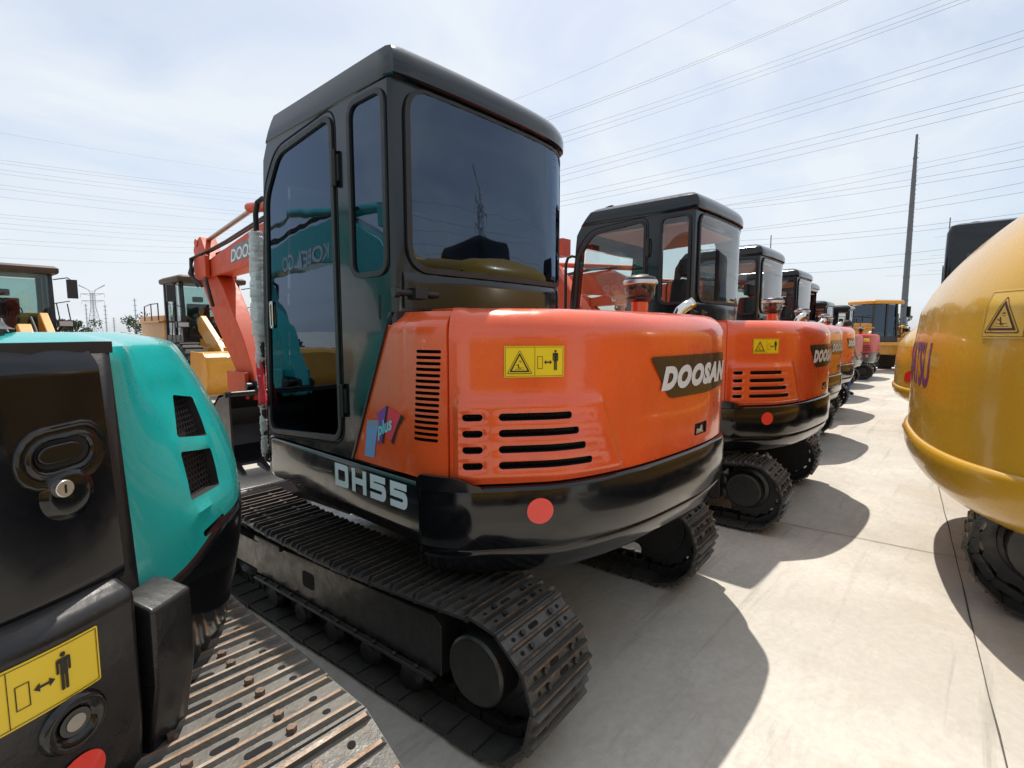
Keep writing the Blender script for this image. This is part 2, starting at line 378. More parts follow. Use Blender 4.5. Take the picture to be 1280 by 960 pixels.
# ------------------------------------------------------------------ warning label
def warn_label(parent, fn, w, h, O, bg='labely', fg='labelk', half=False, step=.02, mirror=False):
    """fn(a, b, off): a along the label from its left edge, b up from its bottom edge"""
    m = MB(); F = lambda o: (lambda a, b: fn(a, b, o))
    m.flat([rrect(0, 0, w, h, .004)], F(.0012), step); lab = m.build('warning_label', bg, parent, O, recalc=False)
    m = MB(); t = .0014 * h / .12; e = .0024
    def frame(x0, y0, x1, y1, t): m.flat([[(x0, y0), (x1, y0), (x1, y1), (x0, y1)], [(x0 + t, y0 + t), (x0 + t, y1 - t), (x1 - t, y1 - t), (x1 - t, y0 + t)]], F(e), step)
    k = h / .12; frame(.004 * k, .004 * k, w - .004 * k, h - .004 * k, t); m.flat([[(w * .5 - t / 2, .005 * k), (w * .5 + t / 2, .005 * k), (w * .5 + t / 2, h - .005 * k), (w * .5 - t / 2, h - .005 * k)]], F(e), step)
    def tri(cx, y0, a, hh, r): return rpoly([(cx - a, y0), (cx + a, y0), (cx, y0 + hh)], r, 3)
    cx = w * .25
    m.flat([tri(cx, .013 * k, .050 * k, .092 * k, .008 * k), tri(cx, .0155 * k, .0465 * k, .086 * k, .007 * k)[::-1]], F(e))
    m.flat([tri(cx, .020 * k, .040 * k, .074 * k, .004 * k), tri(cx, .0255 * k, .0305 * k, .058 * k, .002 * k)[::-1]], F(e))
    def ln(x0, y0, x1, y1, t):
        d = V((x1 - x0, y1 - y0)); n_ = V((-d.y, d.x)).normalized() * t / 2; m.flat([[(cx + (x0 + n_.x) * 1, (y0 + n_.y)), (cx + x0 - n_.x, y0 - n_.y), (cx + x1 - n_.x, y1 - n_.y), (cx + x1 + n_.x, y1 + n_.y)]], F(e))
    for q in ((-.02, .030, .02, .030, .0012), (-.016, .036, .016, .037, .0012), (-.002, .033, -.006, .052, .0035), (-.006, .044, -.014, .047, .0022), (-.004, .038, .006, .034, .0022), (.0, .055, .008, .056, .0014), (-.002, .062, .006, .062, .003)):
        ln(q[0] * k, q[1] * k, q[2] * k, q[3] * k, q[4] * k)
    x = w * .5
    frame(x + .010 * k, .032 * k, x + .031 * k, .080 * k, .0017 * k)
    a0 = x + .036 * k; a1 = x + .068 * k; yy = .057 * k
    m.flat([[(a0, yy), (a0 + .009 * k, yy - .009 * k), (a0 + .009 * k, yy - .0025 * k), (a1 - .009 * k, yy - .0025 * k), (a1 - .009 * k, yy - .009 * k), (a1, yy), (a1 - .009 * k, yy + .009 * k), (a1 - .009 * k, yy + .0025 * k), (a0 + .009 * k, yy + .0025 * k), (a0 + .009 * k, yy + .009 * k)]], F(e))
    px = x + .082 * k
    m.flat([ell(px, .099 * k, .0045 * k, .005 * k, 12)], F(e)); m.flat([rrect(px - .0115 * k, .062 * k, px - .0075 * k, .090 * k, .002 * k)], F(e)); m.flat([rrect(px + .0075 * k, .062 * k, px + .0115 * k, .090 * k, .002 * k)], F(e))
    m.flat([rrect(px - .0108 * k, .083 * k, px + .0108 * k, .0925 * k, .003 * k)], F(e + .0003)); m.flat([rrect(px - .006 * k, .058 * k, px + .006 * k, .086 * k, .001)], F(e + .0005))
    m.flat([rrect(px - .0058 * k, .026 * k, px - .0008 * k, .060 * k, .001)], F(e + .0007)); m.flat([rrect(px + .0008 * k, .026 * k, px + .0058 * k, .060 * k, .001)], F(e + .0007))
    m.build('pictogram', fg, lab, O, recalc=False)
    return lab

# ------------------------------------------------------------------ the compact orange excavator
HOOD = Curve([(1.213, 2.05), (1.213, 1.85), (1.213, 1.65), (1.22, 1.53), (1.28, 1.40), (1.36, 1.325), (1.45, 1.25), (1.57, 1.165), (1.75, 1.10), (2.0, 1.052), (2.3, 1.03), (2.62, 1.025), (2.85, 1.045), (3.0, 1.08), (3.12, 1.16), (3.22, 1.28), (3.27, 1.45), (3.28, 1.75)])
CABC = Curve([(1.21, 2.9), (1.21, 2.3), (1.21, 1.76), (1.225, 1.715), (1.26, 1.70), (1.6, 1.685), (2.0, 1.69), (2.2, 1.71), (2.33, 1.76), (2.4, 1.85), (2.42, 2.0), (2.42, 2.4)])
EO = V((2.25, 2.35, 0))

def boom(parent, O, bx, y0, z0, paint, badge=None, bucket=True, sy=1, name='boom'):
    """boom, arm and curled bucket in the plane x = bx; profile points are (y, z)"""
    MB.W = lambda p: V((p.x, 3.05 + (p.y - 3.05) * .90, p.z if p.z < .9 else .9 + (p.z - .9) * .81))
    def prof(pts, x0, x1, m): m.rings([[V((x, a, b)) for a, b in pts] for x in (x0, x1)])
    m = MB(); P = [(3.05, .98), (3.30, 1.75), (3.95, 2.62), (4.65, 2.98), (5.55, 2.92), (7.10, 2.66), (7.30, 2.56), (7.15, 2.42), (6.2, 2.45), (5.2, 2.48), (4.65, 2.42), (4.1, 2.12), (3.62, 1.45), (3.35, .92)]
    prof(P, bx - .11, bx + .11, m); bo = m.build(name, paint, parent, O, bev=.015)
    m = MB(); m.cyl((bx - .15, 3.2, .96), (bx + .15, 3.2, .96), .09); m.box(bx - .17, bx + .17, 2.85, 3.3, .62, .92); m.build('boom_bracket', paint, bo, O, bev=.012)
    for dx in (-.1425, .1425): m = MB(); m.box(bx + dx - .0275, bx + dx + .0275, 7.0, 7.42, 2.40, 2.72); m.build('boom_bracket', paint, bo, O, bev=.012)
    m = MB(); m.cyl((bx, 3.9, 2.95), (bx, 6.0, 3.22), .062, 14); m.box(bx - .08, bx + .08, 3.8, 4.0, 2.75, 3.0); m.build('arm_cylinder', paint, bo, O)
    m = MB(); m.cyl((bx, 5.9, 3.2), (bx, 7.52, 2.98), .028, 10); m.mi = 1; m.cyl((bx - .1, 7.55, 2.96), (bx + .1, 7.55, 2.96), .06, 12); m.build('cylinder_rod', ['steel', paint], bo, O)
    m = MB()
    for k, dx in enumerate((-.09, -.05, .05, .09)):
        m.tube([(bx + dx, 4.4, 3.02), (bx + dx, 5.2, 3.03), (bx + dx, 6.5, 2.86), (bx + dx, 7.15, 2.80), (bx + dx - .06, 7.5, 2.72 + k * .02), (bx + dx - .10, 7.55, 2.5), (bx + dx - .05, 7.4, 2.3)], .014, 6)
    m.tube([(bx - .14, 7.25, 2.75), (bx - .2, 7.4, 2.7), (bx - .22, 7.35, 2.45), (bx - .16, 7.2, 2.3)], .02, 8)
    m.tube([(bx - .14, 7.15, 2.45), (bx - .18, 6.95, 2.35), (bx - .18, 6.85, 2.15), (bx - .14, 6.9, 2.0)], .02, 8)
    m.build('hydraulic_hose', 'rubber', bo, O)
    # arm hangs from the boom nose back to the bucket
    m = MB(); A = [(7.62, 2.98), (7.70, 2.86), (7.46, 2.40), (7.0, 1.75), (6.3, .98), (5.95, .78), (5.80, .92), (6.15, 1.55), (6.70, 2.25), (7.12, 2.62), (7.42, 3.04)]
    prof(A, bx - .09, bx + .09, m); ar = m.build('arm', paint, bo, O, bev=.012)
    m = MB(); m.cyl((bx, 7.62, 2.5), (bx, 7.0, 1.72), .05, 12); m.mi = 1; m.cyl((bx, 7.0, 1.72), (bx, 6.52, 1.12), .026, 10); m.mi = 0; m.box(bx - .06, bx + .06, 6.3, 6.55, .95, 1.12)
    m.box(bx - .16, bx - .12, 5.95, 6.5, .80, 1.12); m.box(bx + .12, bx + .16, 5.95, 6.5, .80, 1.12); m.build('bucket_cylinder', [paint, 'steel'], bo, O, bev=.006)
    if bucket:
        m = MB(); B = [(5.72, .90), (6.02, .86), (6.28, .70), (6.36, .48), (6.26, .26), (5.98, .14), (5.70, .16)]; I = [(5.74, .88), (6.0, .83), (6.25, .68), (6.33, .48), (6.23, .28), (5.97, .165), (5.70, .185)]
        m.rings([[V((x, a, b)) for a, b in B + I[::-1]] for x in (bx - .40, bx + .40)])
        for x in (bx - .40, bx + .38): m.rings([[V((xx, a, b)) for a, b in B] for xx in (x, x + .02)])
        m.box(bx - .10, bx - .075, 5.75, 6.1, .85, 1.02); m.box(bx + .075, bx + .10, 5.75, 6.1, .85, 1.02); m.cyl((bx - .17, 5.9, .95), (bx + .17, 5.9, .95), .045)
        m.cyl((bx - .42, 5.78, .88), (bx + .42, 5.78, .88), .03)
        bk = m.build('bucket', 'plastic', bo, O, bev=.004)
        for q in range(4):
            m = MB(); x = bx - .36 + q * .24; m.rings([[V((x - .035, 5.74, .13)), V((x + .035, 5.74, .13)), V((x + .035, 5.74, .2)), V((x - .035, 5.74, .2))], [V((x - .022, 5.50, .10)), V((x + .022, 5.50, .10)), V((x + .022, 5.5, .12)), V((x - .022, 5.5, .12))]])
            m.build('bucket_tooth', 'plastic', bk, O)
    if badge:
        word, bgm, fgm, yc, zc, hh, sh = badge; xo = bx - .1115
        slope = -.16
        if bgm:
            m = MB(); m.flat([rpoly([(-.50, -.08), (.44, -.1), (.52, .12), (-.42, .12)], .03)], lambda a, b: V((xo - .001, yc - a, zc + b - slope * a * 0 - a * .0 + a * .06))); m.build('nameplate', bgm, bo, O, recalc=False)
        m = MB(); m.text(word, hh, lambda a, b: V((xo - .0025, yc - a, zc - hh / 2 + b + a * .06)), sh, .02, center=True); m.build('lettering', fgm, bo, O, recalc=False)
    MB.W = None
    return bo

def interior(parent, O, x0=1.21, lining='head'):
    m = MB(); sx = x0 + .60
    m.rings([[V((sx + a * w_, 2.02 + b, z)) for a, b in ((-.24, 0), (.24, 0), (.26, .1), (.26, .48), (.22, .54), (-.22, .54), (-.26, .48), (-.26, .1))] for z, w_ in ((1.22, .95), (1.26, 1.), (1.36, 1.), (1.39, .95))])
    m.rings([[V((sx + a, 2.03 + b + (.0 if z < 1.5 else -.06), z)) for a, b in ((-h, 0), (h, 0), (h, .1), (h * .8, .13), (-h * .8, .13), (-h, .1))] for z, h in ((1.34, .22), (1.45, .24), (1.75, .23), (1.92, .19), (1.97, .15))])
    m.box(sx - .12, sx + .12, 1.96, 2.05, 2.0, 2.15); m.box(sx - .2, sx + .2, 2.05, 2.5, .96, 1.22)
    s = m.build('seat', 'seat', parent, O, bev=.02)
    m = MB(); m.box(x0 + .1, x0 + .28, 2.1, 2.65, 1.0, 1.42); m.box(x0 + .92, x0 + 1.12, 2.0, 2.65, 1.0, 1.45)
    m.cyl((x0 + .2, 2.6, 1.42), (x0 + .2, 2.64, 1.62), .012); m.cyl((x0 + 1.0, 2.6, 1.42), (x0 + 1.0, 2.64, 1.62), .012)
    m.lathe((x0 + .2, 2.64, 1.6), [(0, 0), (.025, .01), (.03, .05), (.02, .09), (0, .1)], 10); m.lathe((x0 + 1.0, 2.64, 1.6), [(0, 0), (.025, .01), (.03, .05), (.02, .09), (0, .1)], 10)
    m.cyl((x0 + .55, 2.7, .98), (x0 + .55, 2.68, 1.75), .010); m.cyl((x0 + .68, 2.7, .98), (x0 + .68, 2.68, 1.75), .010)
    m.box(x0 + .75, x0 + .95, 2.72, 2.8, 1.0, 1.5)
    m.build('control_console', 'plastic', parent, O, bev=.01)
    m = MB(); m.box(x0 + .05, x0 + 1.16, 1.78, 2.86, .935, .955); m.build('cab_floor', 'rubber', parent, O)

def cab_ring(z, off=0., rear_w=0.):
    k = 1.0 if z < 1.6 else 1 - .11 * sm(1.6, 2.36, z) * 1.0 - (.0 if z < 2.36 else (z - 2.36) ** 1.3 * 1.7)
    r = []; n = 64
    for i in range(n + 1):
        s = CABC.len * i / n; nn = CABC.nrm(s); o = off * (.2 + .8 * max(0, -nn.y)) if rear_w else off
        q = CABC.at(s, z, 0); r.append(q + V((nn.x * o, nn.y * o, 0)) if off >= 0 else V((1.815 + (q.x - 1.815) * (1 + off / .6), 2.3 + (q.y - 2.3) * (1 + off / .6), z)))
    ins = -off if off < 0 else 0
    for q in ((2.42 - ins, 2.75), (2.40 - ins, 2.87 - ins), (2.33, 2.925 - ins), (1.30, 2.925 - ins), (1.235 + ins, 2.905 - ins)): r.append(V((q[0], q[1], z)))
    return [V((p.x, 2.2 + (p.y - 2.2) * k if p.y > 2.2 else p.y, z)) for p in r]

DOORW = [(2.865, .965), (2.83, 1.6), (2.79, 2.20), (2.64, 2.375), (2.13, 2.42), (2.13, 1.02)]
SIDEW = [(1.985, 1.735), (1.985, 2.42), (1.745, 2.42), (1.745, 1.735)]

def make_cab(parent, O, gl, canopy=False):
    m = MB(); rs = [cab_ring(z) for z in (.935, 1.3, 1.6, 1.9, 2.15, 2.3, 2.38, 2.452)]
    rs += [cab_ring(2.455, .024, 1), cab_ring(2.46, .034, 1), cab_ring(2.50, .036, 1), cab_ring(2.535, .026, 1), cab_ring(2.565, .004, 1), cab_ring(2.59, -.03), cab_ring(2.607, -.075), cab_ring(2.617, -.13), cab_ring(2.623, -.20)]
    m.rings(rs); shell = m.build('cab_shell', ['black', 'dark'], parent, O, recalc=True)
    def inner(z):
        k = 1.0 if z < 1.6 else 1 - .11 * sm(1.6, 2.36, z)
        return [V((x, 2.2 + (y - 2.2) * k if y > 2.2 else y, z)) for x, y in ((1.255, 1.80), (1.30, 1.757), (1.6, 1.735), (2.0, 1.74), (2.2, 1.76), (2.31, 1.81), (2.36, 1.90), (2.375, 2.02), (2.375, 2.80), (2.32, 2.875), (1.30, 2.875), (1.255, 2.84))]
    c = MB(); c.rings([inner(z) for z in (.985, 1.6, 2.15, 2.385)]); cut(shell, c.build('c', ['black', 'dark'], None, O))
    X = lambda a: (lambda p, d: V((a + d, p[0], p[1])))
    def hole(fn):
        c = MB(); fn(c); cut(shell, c.build('c', ['black', 'dark'], None, O), 30)
    hole(lambda c: c.prism(rpoly(DOORW, .07), X(1.21), -.06, .1))
    hole(lambda c: c.prism(rpoly([(1.98, 1.5), (2.76, 1.5), (2.70, 2.25), (2.60, 2.36), (1.98, 2.38)], .07), X(2.42), -.1, .05))
    hole(lambda c: c.box(1.33, 2.31, 2.6, 3.1, 1.15, 2.28))
    if canopy: hole(lambda c: c.box(1.30, 2.33, 1.4, 1.9, 1.5, 2.40))
    else: hole(lambda c: c.prism([q for q in rpoly([(1.305, 1.765), (1.55, 1.765), (1.8, 1.765), (2.05, 1.765), (2.335, 1.765), (2.335, 2.415), (2.05, 2.415), (1.8, 2.415), (1.55, 2.415), (1.305, 2.415)], .09, 4)], lambda p, d: CABC.at(p[0], p[1], d), -.09, .06))
    hole(lambda c: c.prism(rpoly(SIDEW, .06), X(1.21), -.06, .1))
    # glazing
    m = MB(); m.flat([rpoly(DOORW, .07)], lambda a, b: V((1.2115, a, b)))
    dg = m.build('door_glass', gl, parent, O, recalc=False)
    def gasket(P, r, w, x, th, nm, par):
        g = MB(); cx = sum(p[0] for p in P) / len(P); cy = sum(p[1] for p in P) / len(P)
        o_ = [(a + (w if a > cx else -w), b + (w if b > cy else -w)) for a, b in P]; i_ = [(a - (w * .6 if a > cx else -w * .6), b - (w * .6 if b > cy else -w * .6)) for a, b in P]
        g.flat([rpoly(o_, r + w, 6), rpoly(i_, max(.01, r - w * .6), 6)[::-1]], lambda a, b: V((x, a, b)))
        return g.build(nm, 'rubber', par, O, solid=th, bev=.003, soff=0)
    gasket(DOORW, .07, .016, 1.208, .016, 'door_seal', dg)
    m = MB(); m.flat([rpoly([(a + (.04 if a > 2.4 else -.035), b + (.04 if b > 1.6 else -.03)) for a, b in DOORW], .1, 6), rpoly([(a + (.033 if a > 2.4 else -.028), b + (.033 if b > 1.6 else -.023)) for a, b in DOORW], .095, 6)[::-1]], lambda a, b: V((1.2085, a, b))); m.build('door_gap', 'dark', parent, O, solid=.001)
    m = MB(); m.flat([rpoly(SIDEW, .06)], lambda a, b: V((1.2115, a, b))); sg = m.build('side_window', gl, parent, O, recalc=False)
    gasket(SIDEW, .06, .014, 1.2075, .014, 'window_seal', sg)
    if not canopy:
        rp = lambda e: rpoly([(1.285 - e, 1.75 - e), (2.345 + e, 1.75 - e), (2.345 + e, 2.435 + e * .6), (1.285 - e, 2.435 + e * .6)], .10 + e, 8)
        m = MB(); m.flat([rp(0)], lambda a, b: CABC.at(a, b, .004 + .006 * sm(1.72, 1.80, b)), .04); rg = m.build('rear_window', gl, parent, O, recalc=False)
        m = MB(); m.flat([rp(.014), rp(-.010)[::-1]], lambda a, b: CABC.at(a, b, .007 + .0025 * math.sin(a * 61) * math.sin(b * 47 + a * 23)), .03); m.build('window_sealant', 'rubber', rg, O, solid=.012, bev=.003, soff=0)
    m = MB(); m.flat([rpoly([(1.98, 1.5), (2.76, 1.5), (2.70, 2.25), (2.60, 2.36), (1.98, 2.38)], .07)], lambda a, b: V((2.4185, a, b))); m.build('side_window', gl, parent, O)
    m = MB(); v = [m.v(q) for q in ((1.34, 2.905, 1.16), (2.30, 2.905, 1.16), (2.30, 2.80, 2.27), (1.34, 2.80, 2.27))]; m.f(v); m.build('windshield', gl, parent, O)
    # door furniture
    for z0 in (1.12, 2.12):
        m = MB(); m.cyl((1.196, 2.095, z0), (1.196, 2.095, z0 + .15), .013, 10); m.box(1.199, 1.212, 2.07, 2.125, z0 + .02, z0 + .13); m.build('door_hinge', 'rubber', parent, O, bev=.003)
    m = MB(); m.flat([rrect(2.765, 1.52, 2.80, 1.66, .008), rrect(2.774, 1.535, 2.791, 1.645, .004)[::-1]], lambda a, b: V((1.204, a, b))); m.build('door_latch', 'chrome', dg, O, solid=.006)
    m = MB(); m.box(1.235, 1.25, 2.15, 2.83, 1.50, 1.525); m.box(1.235, 1.25, 2.15, 2.83, 1.62, 1.64); m.box(1.24, 1.246, 2.15, 2.83, 1.52, 1.625)
    m.tube([(1.25, 2.68, 1.54), (1.27, 2.68, 1.54), (1.27, 2.50, 1.54), (1.27, 2.50, 1.60), (1.27, 2.68, 1.60), (1.27, 2.68, 1.54)], .008, 6); m.build('door_rail', 'plastic', dg, O, bev=.004)
    m = MB(); m.flat([capsule(-.05, .05, 0, .016)], lambda a, b: V((1.2088, 1.80 - b, 1.60 + a))); m.build('lock_slot', 'dark', parent, O); 
    m = MB(); m.cyl((1.215, 1.70, 1.655), (1.40, 1.665, 1.65), .014, 10); m.cyl((1.205, 1.70, 1.655), (1.23, 1.697, 1.655), .022, 10); m.box(1.28, 1.34, 1.655, 1.69, 1.63, 1.675); m.build('hood_stay', 'rubber', parent, O, bev=.003)
    interior(parent, O)
    m = MB(); m.box(1.27, 2.36, 1.80, 2.62, 2.36, 2.378); m.build('roof_lining', 'head', parent, O)
    # black band of the cab below the rear window, running into the hood
    m = MB(); arc_surf(CABC, 1.255, 2.35, 1.595, 1.735, .03, .02, lambda s, z: .010 - (.006 if z > 1.72 else 0), m, -.02); m.build('cab_rear_band', 'black', parent, O, smooth=40)

def make_excavator(label, clear, canopy=False, paint='orange', badge=True, front=True):
    O = EO; root = empty('excavator', EO, label, 'excavator'); off = 0.
    # --- undercarriage (slightly turned under the upper body)
    C = V((2.22, 2.2, 0)); T = Matrix.Translation(C) @ Matrix.Rotation(R(4.4), 4, 'Z') @ Matrix.Translation(-C)
    make_track(root, 1.085, 1.455, 1.31, 3.22, T, O, side=-1, cap_r=.128)
    make_track(root, 2.66, 3.03, 1.31, 3.22, T, O, side=1, cap_r=.128)
    m = MB(T); m.box(1.5, 2.9, 1.75, 2.65, .22, .44); m.rings([[V((2.2 + a * w_, 2.2 + b * w_, z)) for a, b in ell(0, 0, .5, .5, 28)] for z, w_ in ((.42, 1), (.50, 1), (.5, 1.08), (.6, 1.08))]); m.build('car_body', 'uc', root, O, bev=.01)
    if front:
        m = MB(T); m.rings([[V((x, a, b)) for a, b in ((3.62, .06), (3.70, .05), (3.80, .12), (3.74, .22), (3.76, .34), (3.84, .40), (3.78, .41), (3.69, .33), (3.67, .2))] for x in (1.12, 3.05)])
        m.box(1.72, 1.86, 2.6, 3.7, .16, .28); m.box(2.54, 2.68, 2.6, 3.7, .16, .28); m.build('dozer_blade', 'uc', root, O, bev=.01)
    # --- revolving platform
    m = MB(); m.rings([[V((x, y, z)) for x, y in rpoly([(1.30 - i, 1.6), (1.30 - i, 2.9 + i), (3.2 + i, 2.9 + i), (3.2 + i, 1.6)], .06)] for z, i in ((.60, -.03), (.66, 0), (.93, 0))]); m.build('platform', 'uc', root, O)
    sk = MB(); zz = [(.695, .03), (.705, .012), (.73, 0), (.905, 0), (.92, .006), (.926, .016)]
    sk.rings([[V((1.204 + i, 1.565, z)), V((1.204 + i, 2.85, z)), V((1.215 + i, 2.92 - i * .5, z)), V((1.25 + i * .7, 2.962 - i, z)), V((1.32, 2.975 - i, z)), V((2.5, 2.975 - i, z)), V((2.5, 2.9, z)), V((1.33, 2.9, z)), V((1.26, 2.8, z)), V((1.26, 1.565, z))] for z, i in zz])
    skirt = sk.build('side_skirt', 'black', root, O, smooth=40)
    m = MB(); m.rings([[V((x, y, z)) for x, y in ((3.2, 1.75), (3.285, 1.75), (3.285, 2.8), (3.2, 2.95))] for z in (.70, .926)]); m.build('side_skirt', 'black', root, O, bev=.01)
    # --- counterweight
    s0, s1 = .50, HOOD.len
    m = MB(); ss = [s0 + (s1 - s0) * i / 110 for i in range(111)]
    def cwring(z, o):
        r_ = [HOOD.at(s, z, o) for s in ss]; return r_ + [V((3.0, 1.75, z)), V((1.45, 1.75, z)), V((1.30, 1.56, z))]
    m.rings([cwring(z, o) for z, o in ((.555, -.12), (.560, -.06), (.572, -.032), (.60, -.016), (.64, -.002), (.674, .008), (.679, .005), (.685, .016), (.692, .021), (.80, .024), (.905, .022), (.917, .018), (.924, .006), (.926, -.03))])
    cwt = m.build('counterweight', 'cw', root, O, smooth=50)
    m = MB(); P = [(.505, .60), (.505, .945), (.53, .968), (.66, .955), (.715, .928), (.735, .918), (.735, .60)]
    m.flat([[(.502, .915), (.502, .95), (.52, .972), (.64, .968), (.675, .958), (.74, .924), (.74, .915)]], lambda a, b: HOOD.at(a, b, .0245), .02); m.build('corner_guard', 'cw', root, O, solid=.02, bev=.004)
    m = MB(); m.flat([[(.500, .60), (.504, .60), (.504, .915), (.500, .915)]], lambda a, b: HOOD.at(a, b, .0225)); m.build('panel_gap', 'dark', cwt, O)
    m = MB(); m.flat([ell(.955, .828, .050, .050, 32)], lambda a, b: HOOD.at(a, b, .0265), .015); m.build('red_reflector', 'refl', cwt, O, recalc=False)
    # --- side panel with grille
    if True:
        m = MB(); rs = []; nz = 44
        for j in range(nz + 1):
            z = .945 + (1.578 - .945) * j / nz; sf = .03 + (.335 - .03) * (z - .98) / (1.584 - .98); ins = .055 * sm(1.50, 1.578, z) ** 2
            a = [HOOD.at(sf + (.612 - sf) * i / 30, z, .007 - ins - .004 * math.exp(-((sf + (.612 - sf) * i / 30 - .40) / .006) ** 2)) for i in range(31)]; b_ = [HOOD.at(sf + (.612 - sf) * i / 30, z, -.03 - ins) for i in range(30, -1, -1)]
            rs.append(a + b_)
        m.rings(rs); sp = m.build('side_panel', [paint, 'dark'], root, O)
        c = MB(); c.mi = 1
        for i in range(16):
            z = 1.428 - i * .0222; t = i / 15; c.prism(capsule(.470 + .022 * (1 - t) - .008, .592 - .018 * t, z, .0125), lambda p, d: HOOD.at(p[0], p[1], d), -.06, .03)
        cut(sp, c.build('c', [paint, 'dark'], None, O), 30)
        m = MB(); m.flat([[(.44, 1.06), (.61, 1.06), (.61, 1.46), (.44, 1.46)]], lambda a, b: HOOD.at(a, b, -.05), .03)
        m.build('grille_shade_sheet', 'dark', sp, O)  # added black sheet standing in for the dark interior behind the slots
        m = MB(); m.flat([[(.017, .945), (.031, .945), (.340, 1.578), (.326, 1.578)]], lambda a, b: HOOD.at(a, b, .009), .05, 1); m.build('panel_trim', 'rubber', sp, O, solid=.006)
    # --- rear hood
    m = MB(); ss = []; s = .618
    while s < HOOD.len: ss.append(s); s += .0125 if s < 1.36 else .022
    ss.append(HOOD.len); zs = [.932 + i * .0115 for i in range(28)]; z = zs[-1] + .03
    while z < 1.47: zs.append(z); z += .035
    zs += [1.475, 1.50, 1.52, 1.54, 1.555, 1.568, 1.578, 1.585, 1.589, 1.591]
    topi = lambda z: 0 if z <= 1.475 else .115 * (1 - math.sqrt(max(0, 1 - ((z - 1.475) / .1165) ** 2)))
    def disp(s, z):
        rgt = 1.23 + (1.235 - z) * .42; k = sm(.63, .66, s) * (1 - sm(rgt - .02, rgt + .03, s)) * sm(.935, .965, z) * (1 - sm(1.225, 1.262, z)); d = .021 * k
        inr = (sm(.655, .67, s) * (1 - sm(.742, .757, s)) + sm(.785, .80, s) * (1 - sm(rgt - .09, rgt - .06, s))) * sm(.97, .985, z) * (1 - sm(1.21, 1.225, z))
        d -= inr * .0055 * (1 + math.cos(2 * math.pi * (z - 1.187) / .0607)) * .5 * 1.9
        if s > 1.3: d += .004 * sm(1.3, 1.6, s) * math.sin((z - .93) * 5.2)
        return d
    rs = []
    for z in zs:
        i_ = topi(z); ring = [HOOD.at(s, z, disp(s, z) - i_ * (1 if s > .7 else .6 + .4 * sm(.618, .7, s)) - .0015) for s in ss]
        ring += [V((3.28 - i_, 2.75 - i_, z)), V((2.47 + i_ * .3, 2.75 - i_, z)), V((2.47, 1.80, z)), V((2.3, 1.66, z)), V((1.36, 1.66, z)), V((1.30 + i_ * .3, 1.50, z))]; rs.append(ring)
    m.rings(rs); hood = m.build('engine_hood', [paint, 'dark'], root, O)
    c = MB(); c.mi = 1; caps = []
    for i in range(4):
        z = 1.187 - i * .0607; caps += [(.668, .742, z, .026), (.801, 1.085 + i * .033, z, .028)]
    for a, b, z, h in caps: c.prism(capsule(a, b, z, h), lambda p, d: HOOD.at(p[0], p[1], d), -.035, .04)
    # latch pocket
    c.prism(rrect(1.985, .985, 2.14, 1.045, .012), lambda p, d: HOOD.at(p[0], p[1], d), -.02, .04)
    cut(hood, c.build('c', [paint, 'dark'], None, O), 30)
    for a, b, z, h in caps:
        m = MB(); m.prism([(a + .004, z - .002), (b - .004, z - .002), (b - .004, z + .002), (a + .004, z + .002)], lambda p, d: HOOD.at(p[0], p[1], d), -.0345, -.030); x = a + .006
        while x < b - .004: m.prism([(x, z - h / 2), (x + .0022, z - h / 2), (x + .0022, z + h / 2), (x, z + h / 2)], lambda p, d: HOOD.at(p[0], p[1], d), -.034, -.012); x += .0075
        m.build('radiator_fins', 'fin', hood, O, smooth=0)
    m = MB(); m.flat([rrect(1.99, .99, 2.135, 1.04, .01)], lambda a, b: HOOD.at(a, b, -.010), .02); m.mi = 1; m.cyl(HOOD.at(2.06, 1.018, -.012), HOOD.at(2.06, 1.018, .004), .016, 12); m.prism(rpoly([(2.0, .992), (2.10, .992), (2.08, 1.005), (2.01, 1.02)], .004), lambda p, d: HOOD.at(p[0], p[1], d), -.01, .002); m.build('hood_latch', ['dark', 'chrome'], hood, O, recalc=False)
    warn_label(hood, lambda a, b, o: HOOD.at(.823 + a, 1.333 + b, .001 + o), .229, .116, O)
    if badge:
        bp = rpoly([(1.70, 1.20), (2.10, 1.196), (2.36, 1.215), (2.395, 1.22), (2.395, 1.392), (1.53, 1.392)], .03, 5)
        m = MB(); m.flat([bp], lambda a, b: HOOD.at(a, b, .0045 + .004), .03); pl = m.build('nameplate', 'badge', hood, O, recalc=False)
        m = MB(); m.text('DOOSAN', .110, lambda a, b: HOOD.at(1.618 + a, 1.238 + b, .0105), .28, .075, 1.24, .03, space=1.16); m.build('lettering', 'white', pl, O, recalc=False)
        # model lettering on the skirt
        X = lambda a, b: V((1.2028, 2.185 - a, .795 + b)); m = MB(); t = .028; h = .105; w = .115; g = .03; x = 0.
        def st(P): m.flat([P], X)
        def rib(P): m.flat(P, X)
        rib([rpoly([(0, 0), (w, 0), (w, h), (0, h)], .0001, 1)[:0] or [(0, 0)] + rpoly([(w - .035, 0), (w, .0), (w, h), (w - .035, h)], .035, 5)[6:18] + [(0, h)], [(t, t), (t, h - t)] + rpoly([(w - t - .02, h - t), (w - t, h - t), (w - t, t), (w - t - .02, t)], .012, 3)[4:12]])
        x = w + g; st([(x, 0), (x + t, 0), (x + t, h), (x, h)]); st([(x + w - t, 0), (x + w, 0), (x + w, h), (x + w - t, h)]); m.flat([[(x + t, h / 2 - t / 2), (x + w - t, h / 2 - t / 2), (x + w - t, h / 2 + t / 2), (x + t, h / 2 + t / 2)]], X)
